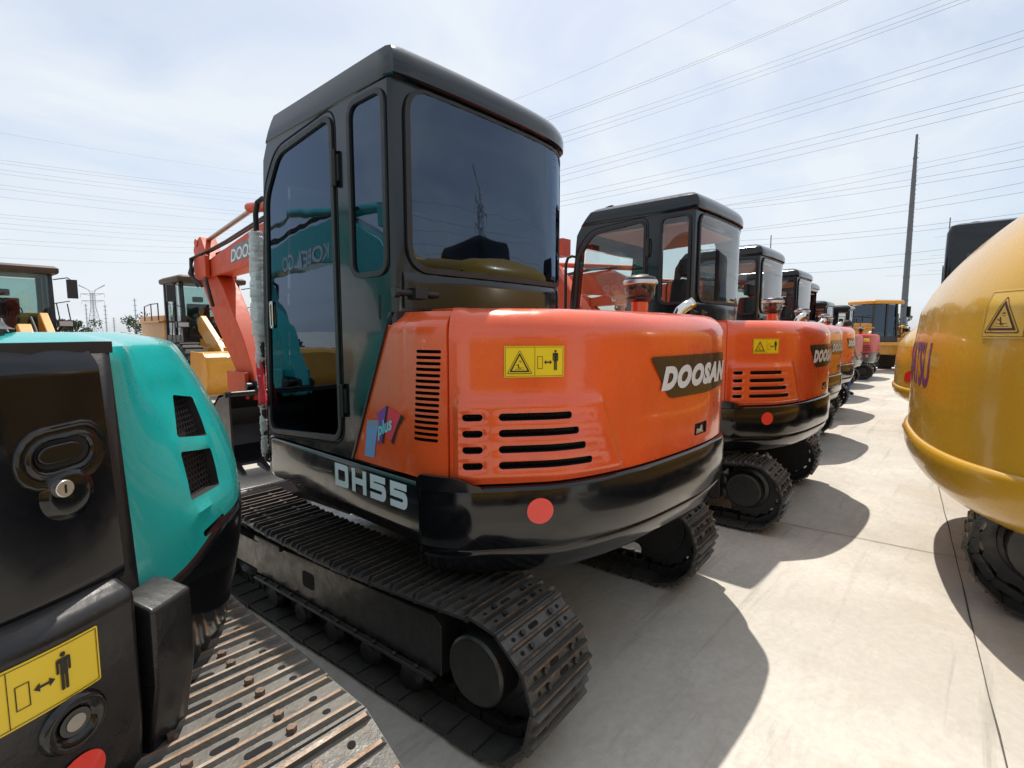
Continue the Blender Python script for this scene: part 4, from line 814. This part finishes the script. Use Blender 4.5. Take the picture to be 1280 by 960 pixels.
# ------------------------------------------------------------------ wheel loaders
def make_loader(label, paint='loader', roof='loader'):
    O = V((0, 0, 0)); root = empty('wheel_loader', O, label, 'wheel loader'); root['group'] = 'yellow wheel loaders in the next row'
    m = MB(); m.box(-.55, .55, -1.9, 2.9, .75, 1.25); m.rings([[V((x, y, z)) for x, y in rrect(-.72, .75, .72, 3.2, .12)] for z in (1.2, 2.0, 2.12)]); m.build('rear_body', [paint], root, O, bev=.03)
    m = MB(); m.box(-.85, .85, -.8, .8, 1.15, 1.3); m.box(-.85, -.72, .8, 3.1, 1.9, 1.96); m.box(.72, .85, .8, 3.1, 1.9, 1.96); m.build('deck', paint, root, O, bev=.01)
    m = MB()
    for x in (-.66, .66):
        for y in (-.62, .0, .72): m.rings([[V((x + a, y + b + (.10 if (y < -.5 and z > 2.8) else 0), z)) for a, b in ((-.05, -.05), (.05, -.05), (.05, .05), (-.05, .05))] for z in (1.3, 3.0)])
    m.box(-.70, .70, -.66, .76, 1.3, 1.55); cab = m.build('cab_frame', 'plastic', root, O, bev=.015)
    m = MB(); m.box(-.62, .62, -.645, -.635, 1.55, 2.95); m.box(-.675, -.665, -.6, .68, 1.55, 2.95); m.box(.665, .675, -.6, .68, 1.55, 2.95); m.box(-.62, .62, .70, .71, 1.6, 2.95); m.build('cab_glass', 'gteal', cab, O)
    m = MB(); m.rings([[V((x, y, z)) for x, y in rrect(-.80 + i, -.86 + i, .80 - i, .84 - i, .1)] for z, i in ((2.98, .02), (3.02, 0), (3.10, 0), (3.15, .06))]); m.build('cab_roof', 'roof', cab, O)
    m = MB(); m.box(-.28, .28, .0, .48, 1.55, 1.95); m.box(-.27, .27, .38, .5, 1.9, 2.45); m.box(-.13, .13, .40, .48, 2.5, 2.66); m.build('seat', 'seat', cab, O, bev=.03)
    m = MB(); m.box(-.45, .45, -.55, -.3, 1.55, 1.98); m.tube([(.22 * math.cos(a), -.28 + .08 * math.sin(a), 2.12 + .17 * math.sin(a)) for a in [2 * math.pi * k / 20 for k in range(21)]], .014, 6); m.cyl((0, -.4, 1.95), (0, -.28, 2.1), .03); m.build('dashboard', 'plastic', cab, O, bev=.03)
    for x in (-1, 1):
        m = MB(); m.tube([(x * .7, -.7, 2.85), (x * .92, -.85, 2.9), (x * .98, -.85, 2.84)], .014, 6); m.tube([(x * .7, -.66, 2.3), (x * .94, -.8, 2.36)], .012, 6); m.box(x * .98 - .09, x * .98 + .09, -.90, -.84, 2.42, 2.86); m.build('side_mirror', 'plastic', cab, O, bev=.02)
        m = MB(); m.box(x * .80 - .14, x * .80 + .14, -1.05, -.95, 1.75, 1.90); m.mi = 1; m.box(x * .80 - .11, x * .80 + .11, -1.058, -1.05, 1.77, 1.88); m.mi = 0; m.tube([(x * .8, -.95, 1.8), (x * .6, -.7, 1.5)], .03, 6); m.build('headlight', ['plastic', 'lens'], root, O)
        m = MB()
        for dx in (0, .18): m.tube([(x * .72 + x * dx, -.72, 2.3), (x * .80 + x * dx, -.75, 1.4)], .012, 6)
        m.tube([(x * .72, -.74, 1.9), (x * .98, -.74, 1.9)], .014, 6); m.build('handrail', 'plastic', root, O); m = MB(); m.tube([(x * .82, .9, 1.95), (x * .82, .9, 2.45), (x * .82, 1.6, 2.45), (x * .82, 2.2, 2.40), (x * .82, 2.25, 1.95)], .016, 6); m.tube([(x * .82, 1.55, 1.95), (x * .82, 1.55, 2.45)], .014, 6); m.build('handrail', 'plastic', root, O)
        for y in (-1.75, 2.1):
            m = MB(); r_ = .68; m.lathe((x * .95, y, r_), [(.34, -.22), (.40, -.22), (.62, -.22), (.68, -.16), (.68, .16), (.62, .22), (.40, .22), (.34, .22)], 30, 0)
            for k in range(22):
                a = 2 * math.pi * k / 22; Tt = Matrix.Translation((x * .95, y, r_)) @ Matrix.Rotation(a, 4, 'X'); m.box(-.2, .2, -.035, .035, .66, .705, Tt)
            tw = m.build('tyre', 'tyre', root, O, smooth=40); m = MB(); m.lathe((x * .95, y, r_), [(0, -.15), (.12, -.15), (.16, -.08), (.33, -.08), (.35, -.2), (.37, -.2), (.37, .2), (.35, .2), (.33, .08), (.16, .08), (.12, .15), (0, .15)], 24, 0); m.build('rim', paint, tw, O, smooth=40)
    m = MB(); m.box(-.42, .42, -2.2, -.9, .7, 1.45)
    for x in (-.42, .42): m.rings([[V((x + d, a, b)) for a, b in ((-1.0, 1.98), (-1.25, 2.06), (-2.3, 1.35), (-3.2, .55), (-3.3, .35), (-3.0, .35), (-2.1, .95), (-1.05, 1.65))] for d in (-.07, .07)])
    m.box(-.42, .42, -2.5, -2.3, 1.05, 1.25); m.rings([[V((x, a, b)) for a, b in ((-1.9, 1.75), (-2.15, 1.8), (-2.6, 1.5), (-2.9, .9), (-2.7, .85), (-2.35, 1.3))] for x in (-.10, .10)]); ar = m.build('lift_arm', paint, root, O, bev=.02)
    m = MB(); m.cyl((-.0, -1.1, 1.5), (-.0, -2.0, 1.7), .07); m.tube([(.15, -1.1, 1.7), (.2, -1.4, 1.95), (.2, -1.8, 1.7), (.2, -2.0, 1.5)], .025, 8); m.tube([(-.2, -1.1, 1.7), (-.25, -1.5, 1.9), (-.2, -1.9, 1.6)], .025, 8); m.build('hydraulic_hose', 'rubber', ar, O)
    m = MB(); B = [(-3.3, 1.18), (-3.95, 1.16), (-4.06, 1.08), (-4.12, .8), (-4.06, .45), (-3.9, .25), (-3.6, .18), (-3.3, .3), (-3.2, .7)]
    m.rings([[V((x, a, b)) for a, b in B] for x in (-1.3, 1.3)])
    for x in (-1.334, 1.302): m.rings([[V((x + d, a, b)) for a, b in ((-3.25, 1.20), (-3.97, 1.18), (-4.09, 1.09), (-4.15, .8), (-4.09, .43), (-3.92, .22), (-3.6, .15), (-3.3, .28), (-3.18, .7))] for d in (0, .03)])
    m.build('bucket', paint, root, O, bev=.01)
    return root
l2 = make_loader('yellow wheel loader seen head on behind the orange bucket arm'); l2.location = (4.88, 15.4, 0); l2.scale = (1.0, 1, .92)
l1 = copy_tree(l2, (1.10, 15.6, 0), label='yellow wheel loader at the left edge, mirror and headlight standing out beside it'); l1.rotation_euler = (0, 0, R(2))
l3 = copy_tree(l2, (8.5, 15.9, 0), label='yellow wheel loader mostly hidden behind the foreground cab, third from the left')
l4 = copy_tree(l2, (24.6, 3.1, 0), rz=R(52), label='yellow roofed loader with dark cab at the far end of the orange excavator row')
l4.scale = (.8, .8, .86)
for o in list(COL.objects):
    if o.name.split('.')[0] in ('cab_glass', 'cab_roof') and o.parent and o.parent.parent == l4: o.data = o.data.copy(); o.data.materials[0] = M['gtint' if 'glass' in o.name else 'loader']
for x, y, lb in ((12.4, 16.2, 'yellow wheel loader glimpsed through the clear cab of the second orange excavator'), (-3.2, 15.8, 'yellow wheel loader whose bucket corner lies outside the left edge')): copy_tree(l2, (x, y, 0), label=lb)

# ------------------------------------------------------------------ person standing by the canopy machine
def person(loc, rz):
    P = {'pel': (0, 0, .95, .13), 'wst': (0, 0, 1.1, .12), 'chs': (0, 0, 1.35, .145), 'nk': (0, 0, 1.5, .055), 'hd': (0, .01, 1.60, .075), 'ht': (0, 0, 1.70, .08)}
    for s, q in ((-1, 'l'), (1, 'r')):
        P.update({'hip' + q: (s * .1, 0, .9, .10), 'kn' + q: (s * .11, .02, .5, .062), 'an' + q: (s * .12, -.01, .09, .042), 'to' + q: (s * .13, .15, .045, .035), 'sh' + q: (s * .18, 0, 1.42, .06), 'el' + q: (s * .25, -.02, 1.15, .042), 'wr' + q: (s * .25, .08, .92, .03), 'ha' + q: (s * .25, .12, .84, .034)})
    E_ = [('pel', 'wst'), ('wst', 'chs'), ('chs', 'nk'), ('nk', 'hd'), ('hd', 'ht')]
    for q in 'lr': E_ += [('pel', 'hip' + q), ('hip' + q, 'kn' + q), ('kn' + q, 'an' + q), ('an' + q, 'to' + q), ('chs', 'sh' + q), ('sh' + q, 'el' + q), ('el' + q, 'wr' + q), ('wr' + q, 'ha' + q)]
    ks = list(P); me = bpy.data.meshes.new('person'); me.from_pydata([P[k][:3] for k in ks], [(ks.index(a), ks.index(b)) for a, b in E_], [])
    o = bpy.data.objects.new('person', me); COL.objects.link(o); md = o.modifiers.new('s', 'SKIN'); me.skin_vertices.new() if not me.skin_vertices else None
    for k, sv in zip(ks, me.skin_vertices[0].data): sv.radius = (P[k][3], P[k][3]); sv.use_root = (k == 'pel')
    o.modifiers.new('ss', 'SUBSURF').levels = 2; o.modifiers['ss'].render_levels = 2; bpy.context.view_layer.update(); bake(o, 180); me = o.data
    me.materials.clear()
    for q in ('jeans', 'shirt', 'skin', 'rubber'): me.materials.append(M[q])
    for f in me.polygons: z = f.center.z; ax = abs(f.center.x); f.material_index = 3 if z < .09 else 2 if (z > 1.5 or (ax > .2 and z < 1.18)) else 1 if z > .98 else 0
    o.location = loc; o.rotation_euler = (0, 0, rz); tag(o, 'person in blue jeans standing half hidden behind the fourth orange excavator', 'person')
    m = MB(); m.lathe((0, -.01, 1.64), [(.085, 0), (.095, .04), (.085, .09), (.05, .13), (0, .14)], 14); m.build('hair', 'hair', o)
person((14.35, 2.31, 0), R(150))

# ------------------------------------------------------------------ ground
m = MB(); g = [m.v(p) for p in ((-900, -900, 0), (1500, -900, 0), (1500, 1500, 0), (-900, 1500, 0))]; m.f(g)
gm = bpy.data.materials.new('concrete_yard'); gm.use_nodes = True; nt = gm.node_tree; N = nt.nodes; L = nt.links; b = N['Principled BSDF']; b.inputs['Roughness'].default_value = .75
tc = N.new('ShaderNodeTexCoord')
def nz(sc, det=6, ro=.6, dis=0., mp=None):
    n = N.new('ShaderNodeTexNoise'); n.inputs['Scale'].default_value = sc; n.inputs['Detail'].default_value = det; n.inputs['Roughness'].default_value = ro; n.inputs['Distortion'].default_value = dis
    if mp:
        q = N.new('ShaderNodeMapping'); q.inputs['Scale'].default_value = mp; q.inputs['Rotation'].default_value = (0, 0, R(35)); L.new(tc.outputs['Object'], q.inputs['Vector']); L.new(q.outputs[0], n.inputs['Vector'])
    else: L.new(tc.outputs['Object'], n.inputs['Vector'])
    return n
def mrg(src, a, b_, c, d): q = N.new('ShaderNodeMapRange'); q.inputs[1].default_value = a; q.inputs[2].default_value = b_; q.inputs[3].default_value = c; q.inputs[4].default_value = d; L.new(src, q.inputs[0]); return q.outputs[0]
def mixc(f, a, b_, mode='MIX'):
    q = N.new('ShaderNodeMix'); q.data_type = 'RGBA'; q.blend_type = mode
    L.new(f, q.inputs['Factor']) if not isinstance(f, float) else setattr(q.inputs['Factor'], 'default_value', f)
    for k, v in (('A', a), ('B', b_)):
        if isinstance(v, tuple): q.inputs[k].default_value = (*v, 1)
        else: L.new(v, q.inputs[k])
    return q.outputs['Result']
c = mixc(mrg(nz(.55, 8, .62, .6).outputs['Fac'], .42, .60, 0, 1), (.59, .555, .485), (.475, .44, .38))
c = mixc(mrg(nz(2.2, 8, .68, 1.2, (1, 3.2, 1)).outputs['Fac'], .50, .70, 0, .7), c, (.44, .40, .34))
c = mixc(mrg(nz(.9, 6, .6, .8).outputs['Fac'], .58, .68, 0, .75), c, (.45, .385, .30))
c = mixc(mrg(nz(26, 6, .7).outputs['Fac'], .35, .75, 0, .42), c, (.30, .29, .27))
c = mixc(mrg(nz(5.5, 10, .75, 2.5, (1, 5, 1)).outputs['Fac'], .63, .70, 0, .6), c, (.22, .19, .15))
c = mixc(mrg(nz(1.3, 9, .7, .4, (.35, 6, 1)).outputs['Fac'], .56, .66, 0, .5), c, (.27, .245, .21))
c = mixc(mrg(nz(.38, 5, .55, .5).outputs['Fac'], .56, .66, 0, .45), c, (.36, .32, .26))
vo = N.new('ShaderNodeTexVoronoi'); vo.inputs['Scale'].default_value = 7; L.new(tc.outputs['Object'], vo.inputs['Vector'])
msk = mrg(vo.outputs['Distance'], .0, .045, 1, 0); sel = mrg(nz(3, 2).outputs['Fac'], .5, .56, 0, .75); mm = N.new('ShaderNodeMath'); mm.operation = 'MULTIPLY'; L.new(msk, mm.inputs[0]); L.new(sel, mm.inputs[1])
c = mixc(mm.outputs[0], c, (.06, .05, .045))
vo2 = N.new('ShaderNodeTexVoronoi'); vo2.inputs['Scale'].default_value = 22; L.new(tc.outputs['Object'], vo2.inputs['Vector'])
m2_ = N.new('ShaderNodeMath'); m2_.operation = 'MULTIPLY'; L.new(mrg(vo2.outputs['Distance'], .03, .12, 1, 0), m2_.inputs[0]); L.new(mrg(nz(1.1, 3).outputs['Fac'], .48, .6, 0, .55), m2_.inputs[1])
c = mixc(m2_.outputs[0], c, (.17, .15, .13)); L.new(c, b.inputs['Base Color'])
L.new(mrg(nz(8).outputs['Fac'], .3, .7, .55, .85), b.inputs['Roughness'])
bp = N.new('ShaderNodeBump'); bp.inputs['Strength'].default_value = .35; bp.inputs['Distance'].default_value = .006; L.new(nz(45, 8, .7).outputs['Fac'], bp.inputs['Height']); L.new(bp.outputs[0], b.inputs['Normal'])
gr = m.build('ground', gm, None, smooth=0); tag(gr, kind='structure')
M['joint'] = mat('joint_filler', (.10, .092, .08), .9, var=.4, vscale=30)
m = MB(); aa = R(5.2); ux = V((math.cos(aa), math.sin(aa), 0)); uy = V((-ux.y, ux.x, 0)); J0 = V((5.55, .12, .004))
def strip(p, d, Ln, w):
    n = int(Ln / .25); q = V((-d.y, d.x, 0)); pr = None; rnd = random.Random(3)
    for i in range(n + 1):
        jx = rnd.uniform(-.003, .003); ww = w * rnd.uniform(.6, 1.2); a = p + d * (i * .25) + q * (jx - ww / 2); b_ = p + d * (i * .25) + q * (jx + ww / 2); va, vb = m.v(a), m.v(b_)
        if pr: m.f([pr[0], va, vb, pr[1]])
        pr = (va, vb)
for k in (-1, 0, 1, 2, 3): strip(J0 + uy * (k * 5.2) - ux * 12, ux, 62, .007)
for k in range(-2, 9): strip(J0 + ux * (k * 5.2 - 1.1) - uy * 8 + V((0, 0, .001)), uy, 30, .006)
tag(m.build('pavement_joints', 'joint', None, smooth=0, recalc=False), kind='structure')

# ------------------------------------------------------------------ poles, pylon, wires
def ray_at(u, v, d, H=1.5, f=648., hd=R(41.932), pt=R(5.728)):
    """point at horizontal depth d in front of the photographer, used to survey where the lines run"""
    F = V((math.cos(hd), math.sin(hd), 0)); Rr = V((math.sin(hd), -math.cos(hd), 0)); U = V((0, 0, 1)); fw = F * math.cos(pt) - U * math.sin(pt); up = F * math.sin(pt) + U * math.cos(pt)
    r_ = fw * f + Rr * (u - 640) + up * (480 - v); h = r_.dot(F); return V((0, 0, H)) + r_ * (d / h)
B0 = ray_at(1129, 400, 46); T0 = ray_at(1145, 168, 46)
m = MB(); m.tube([V((B0.x, B0.y, 0)), V((B0.x, B0.y, T0.z * .45)), V((B0.x, B0.y, T0.z * .8)), V((B0.x, B0.y, T0.z))], [.27, .22, .17, .09], 12)
for k in range(8): z = T0.z * (.12 + .11 * k); m.lathe((B0.x, B0.y, z), [(.29 - .018 * k, 0), (.29 - .018 * k, .12)], 12)
for k in range(40): z = 3 + k * (T0.z - 3) / 40; m.box(B0.x + .08, B0.x + .42 - k * .004, B0.y - .2, B0.y - .17, z, z + .04)
tag(m.build('utility_pole', 'pole', None), 'tall dark steel monopole with climbing pegs above the far machines at the right', 'pole')
for u, v, d, lb in ((107, 380, 190, 'thin utility pole just left of the lattice pylon'), (131, 381, 190, 'thin utility pole just right of the lattice pylon'), (168, 373, 150, 'tallest thin utility pole, standing between the pylon and the yellow loader'), (142, 397, 300, 'short far utility pole between the pylon and the tallest thin pole'), (964, 294, 30, 'thin pole rising behind the third orange excavator cab'), (1188, 272, 24, 'thin rod rising beside the tall black cab at the right')):
    t = ray_at(u, v, d); m = MB(); m.tube([V((t.x, t.y, 0)), t], [d * .0013, d * .0009], 6)
    if u < 300:
        for k in range(5): zz = t.z * (.95 - .13 * k); s = d * .003; m.box(t.x - s, t.x + s, t.y - .08, t.y + .08, zz - .08, zz + .08)
    tag(m.build('utility_pole', 'pole' if d < 60 else 'pylon', None), lb, 'pole', 'thin utility poles')
D = 420.; c0 = ray_at(119, 412, D); tp = ray_at(119, 356, D); Hh = tp.z; m = MB(); th = .42
dirx = V((math.sin(R(41.9)), -math.cos(R(41.9)), 0)); diry = V((dirx.y, -dirx.x, 0))
def P3(a, b_, z): return V((c0.x, c0.y, 0)) + dirx * a + diry * b_ + V((0, 0, z))
def wd(z): t = z / Hh; return 7.5 - 5.2 * min(1, t / .55) if t < .55 else 2.3 - .3 * (t - .55) / .45
lv = [0, .14, .27, .38, .47, .55, .62, .69, .76, .83]
for a, b_ in zip(lv, lv[1:]):
    wa, wb = wd(a * Hh) / 2, wd(b_ * Hh) / 2
    for sx, sy in ((-1, -1), (1, -1), (1, 1), (-1, 1)):
        m.tube([P3(sx * wa, sy * wa, a * Hh), P3(sx * wb, sy * wb, b_ * Hh)], th / 2, 4); nx, ny = (-sy, sx); m.tube([P3(sx * wa, sy * wa, a * Hh), P3(nx * wb, ny * wb, b_ * Hh)], th / 3, 4); m.tube([P3(sx * wb, sy * wb, b_ * Hh), P3(nx * wb, ny * wb, b_ * Hh)], th / 3, 4)
for z, hw in ((.68, 9.), (.82, 9.5)):
    for s in (-1, 1): m.tube([P3(0, 0, z * Hh), P3(s * hw, 0, z * Hh)], th * .6, 4); m.tube([P3(s * hw, 0, z * Hh), P3(s * hw, 0, z * Hh - 3)], th * .3, 4); m.tube([P3(s, 0, (z - .04) * Hh), P3(s * hw, 0, z * Hh)], th * .4, 4)
for s in (-1, 1): m.tube([P3(s * .9, 0, .80 * Hh), P3(s * 3, 0, .9 * Hh), P3(s * 10.5, 0, Hh)], th * .7, 4); m.tube([P3(0, 0, .86 * Hh), P3(s * 10.5, 0, Hh * .985)], th * .4, 4)
tag(m.build('transmission_pylon', 'pylon', None), 'lattice steel power pylon with V shaped top on the horizon at the left', 'pylon')
py2 = None
for o in list(COL.objects):
    if o.name.startswith('transmission_pylon'):
        py2 = o.copy(); COL.objects.link(py2); py2['label'] = 'lattice power pylon behind the camera, mirrored in the tinted rear window'
        py2.matrix_world = Matrix.Translation((92, -91, 0)) @ Matrix.Rotation(R(20), 4, 'Z') @ Matrix.Translation((-c0.x, -c0.y, 0))
def wire(u0, v0, d0, u1, v1, d1, sag, r, lb, grp, ext=.25):
    r = r * .9
    a = ray_at(u0, v0, d0); b_ = ray_at(u1, v1, d1); d = b_ - a; a = a - d * ext; b_ = b_ + d * ext; m = MB(); n = 26
    m.tube([a.lerp(b_, i / n) - V((0, 0, sag * 4 * (i / n) * (1 - i / n) - sag * 4 * (ext / (1 + 2 * ext)) * (1 - ext / (1 + 2 * ext)) )) for i in range(n + 1)], r, 4)
    tag(m.build('power_line', 'wire', None), lb, 'power line', grp)
ord_ = ['topmost', 'second', 'third', 'fourth', 'fifth', 'sixth', 'seventh', 'eighth', 'ninth', 'tenth', 'eleventh', 'twelfth', 'thirteenth', 'fourteenth', 'fifteenth', 'sixteenth', 'seventeenth', 'eighteenth', 'nineteenth', 'twentieth', 'twenty-first', 'twenty-second']
RW = [(650, 122, 918, 0), (684, 147, 1045, 4), (686, 150, 1060, 0), (695, 168, 1160, 6), (695, 174, 1198, 0), (697, 181, 1212, 0), (697, 214, 1280, 38), (697, 221, 1280, 47), (700, 228, 1280, 58), (700, 245, 1280, 106), (700, 252, 1280, 115), (700, 258, 1280, 126), (880, 252, 1280, 177), (890, 259, 1280, 183), (900, 258, 1280, 199), (900, 263, 1280, 208), (915, 288, 1280, 228), (915, 290, 1280, 240), (940, 300, 1280, 266), (950, 306, 1280, 272), (975, 330, 1280, 298), (980, 342, 1280, 316)]
for i, (a, b_, c_, d_) in enumerate(RW): wire(a, b_, 60, c_, d_, 42, .7, .011 if i in (0, 12) else .015, ord_[i] + ' of the power lines crossing the sky right of the foreground cab', 'power lines across the sky', .3)
LW = [(0, 166, 330, 218), (0, 200, 335, 240), (0, 204, 330, 243), (0, 212, 320, 249), (0, 217, 320, 254), (0, 231, 300, 264), (0, 236, 295, 268), (0, 246, 290, 276), (0, 268, 285, 288), (0, 272, 280, 292), (0, 279, 270, 298), (0, 285, 262, 304), (0, 299, 260, 310), (0, 304, 258, 317), (0, 322, 258, 330)]
for i, (a, b_, c_, d_) in enumerate(LW): wire(a, b_, 100, c_, d_, 140, .5, .014 if i == 0 else .020, ord_[i] + ' of the faint power lines above the wheel loaders at the left', 'faint power lines at the left', .2)

for k, (x, z, lb) in enumerate(((-9, 27, 'lower left'), (9, 27, 'lower right'), (-9.5, 32.5, 'upper left'), (9.5, 32.5, 'upper right'), (-10.5, 39, 'topmost'))):
    m = MB(); c_ = V((92 + x * .6, -91 + x * .8, z)); d = V((.82, .57, 0)).normalized()
    m.tube([c_ + d * (t * 260 - 60) - V((0, 0, 9 * (1 - (abs((t * 260 - 60) / 130 - .54) / 1.2) ** 2))) for t in [i / 24 for i in range(25)]], .03, 4); tag(m.build('power_line', 'wire', None), lb + ' power line of the pylon behind the camera, mirrored in the glass', 'power line', 'mirrored power lines')
# ------------------------------------------------------------------ distant trees
def tree(u, v, d, w, lb):
    t = ray_at(u, v, d); m = MB(); m.tube([V((t.x, t.y, 0)), V((t.x, t.y, t.z * .6)), V((t.x + .2, t.y, t.z * .85))], [.18, .12, .04], 6); root = empty('tree', (t.x, t.y, 0), lb, 'tree', 'distant trees'); m.build('trunk', 'bark', root, (t.x, t.y, 0))
    m = MB(); rnd = random.Random(int(u)); cl = [(rnd.gauss(0, w * .3), rnd.gauss(0, w * .3), t.z * rnd.uniform(.45, .92), rnd.uniform(.15, .3) * w) for _ in range(12)]
    for _ in range(1500):
        c_ = rnd.choice(cl); q = V((rnd.gauss(0, 1), rnd.gauss(0, 1), rnd.gauss(0, .8))).normalized() * c_[3] * rnd.uniform(.6, 1.1); p = V((t.x + c_[0], t.y + c_[1], c_[2])) + q; s = w * .035; A = V((rnd.uniform(-1, 1), rnd.uniform(-1, 1), rnd.uniform(-1, 1))).normalized() * s; B_ = A.cross(V((rnd.uniform(-1, 1), rnd.uniform(-1, 1), rnd.uniform(-1, 1)))).normalized() * s
        m.f([m.v(p - A), m.v(p + B_), m.v(p + A), m.v(p - B_)])
    m.build('crown', 'tree', root, (t.x, t.y, 0), smooth=0, recalc=False)
tree(88, 402, 90, 4., 'small dark green tree beside the left wheel loader mirror'); tree(183, 396, 80, 3.5, 'small dark green tree behind the railing left of the head-on loader'); tree(1119, 391, 70, 3., 'green tree peeking out beside the foot of the steel monopole')
for k, (u, d) in enumerate(((20, 120), (330, 110), (770, 90), (960, 100))): tree(u, 405, d, 6., ['distant tree behind the left wheel loader', 'distant tree behind the bubble-wrapped handrail', 'distant tree seen through the second excavator cab', 'distant tree seen through the third excavator cab'][k])

# ------------------------------------------------------------------ sky, sun, camera
SUN = V((.37, .31, 1)).normalized(); el = math.asin(SUN.z); az = math.atan2(SUN.x, SUN.y)
W = bpy.data.worlds.new('World'); S.world = W; W.use_nodes = True; nt = W.node_tree; N = nt.nodes; L = nt.links
bg = N['Background']; bg.inputs['Strength'].default_value = .135
sk = N.new('ShaderNodeTexSky'); sk.sky_type = 'NISHITA'; sk.sun_disc = False; sk.sun_elevation = el; sk.sun_rotation = az; sk.dust_density = 2.0; sk.air_density = 1.0; sk.ozone_density = 1.0
tc = N.new('ShaderNodeTexCoord'); mp = N.new('ShaderNodeMapping'); mp.inputs['Scale'].default_value = (.8, 2.8, 4.2); mp.inputs['Rotation'].default_value = (0, 0, R(25)); L.new(tc.outputs['Generated'], mp.inputs['Vector'])
n = N.new('ShaderNodeTexNoise'); n.inputs['Scale'].default_value = 1.6; n.inputs['Detail'].default_value = 8; n.inputs['Roughness'].default_value = .52; n.inputs['Distortion'].default_value = .6; L.new(mp.outputs[0], n.inputs['Vector'])
mr = N.new('ShaderNodeMapRange'); mr.inputs[1].default_value = .36; mr.inputs[2].default_value = .62; mr.inputs[3].default_value = .50; mr.inputs[4].default_value = .97; L.new(n.outputs['Fac'], mr.inputs[0])
mx = N.new('ShaderNodeMix'); mx.data_type = 'RGBA'; L.new(mr.outputs[0], mx.inputs['Factor']); L.new(sk.outputs[0], mx.inputs['A']); mx.inputs['B'].default_value = (5.75, 6.15, 6.6, 1)
L.new(mx.outputs['Result'], bg.inputs['Color'])
sl = bpy.data.lights.new('sun', 'SUN'); sl.energy = 4.6; sl.angle = R(.55); sl.color = (1, .94, .85); so = bpy.data.objects.new('sun', sl); COL.objects.link(so); so.rotation_euler = (-SUN).to_track_quat('-Z', 'Y').to_euler()
cam = bpy.data.cameras.new('camera'); cam.sensor_width = 36; cam.lens = 648 / 1280 * 36; cam.clip_start = .03; cam.clip_end = 4000; co = bpy.data.objects.new('camera', cam); COL.objects.link(co)
co.location = (0, 0, 1.5); hd = R(41.932); pt = R(5.728); fw = V((math.cos(hd) * math.cos(pt), math.sin(hd) * math.cos(pt), -math.sin(pt))); co.rotation_euler = fw.to_track_quat('-Z', 'Y').to_euler(); S.camera = co
S.view_settings.view_transform = 'Standard'; S.view_settings.look = 'None'; S.view_settings.exposure = .12; S.view_settings.gamma = 1
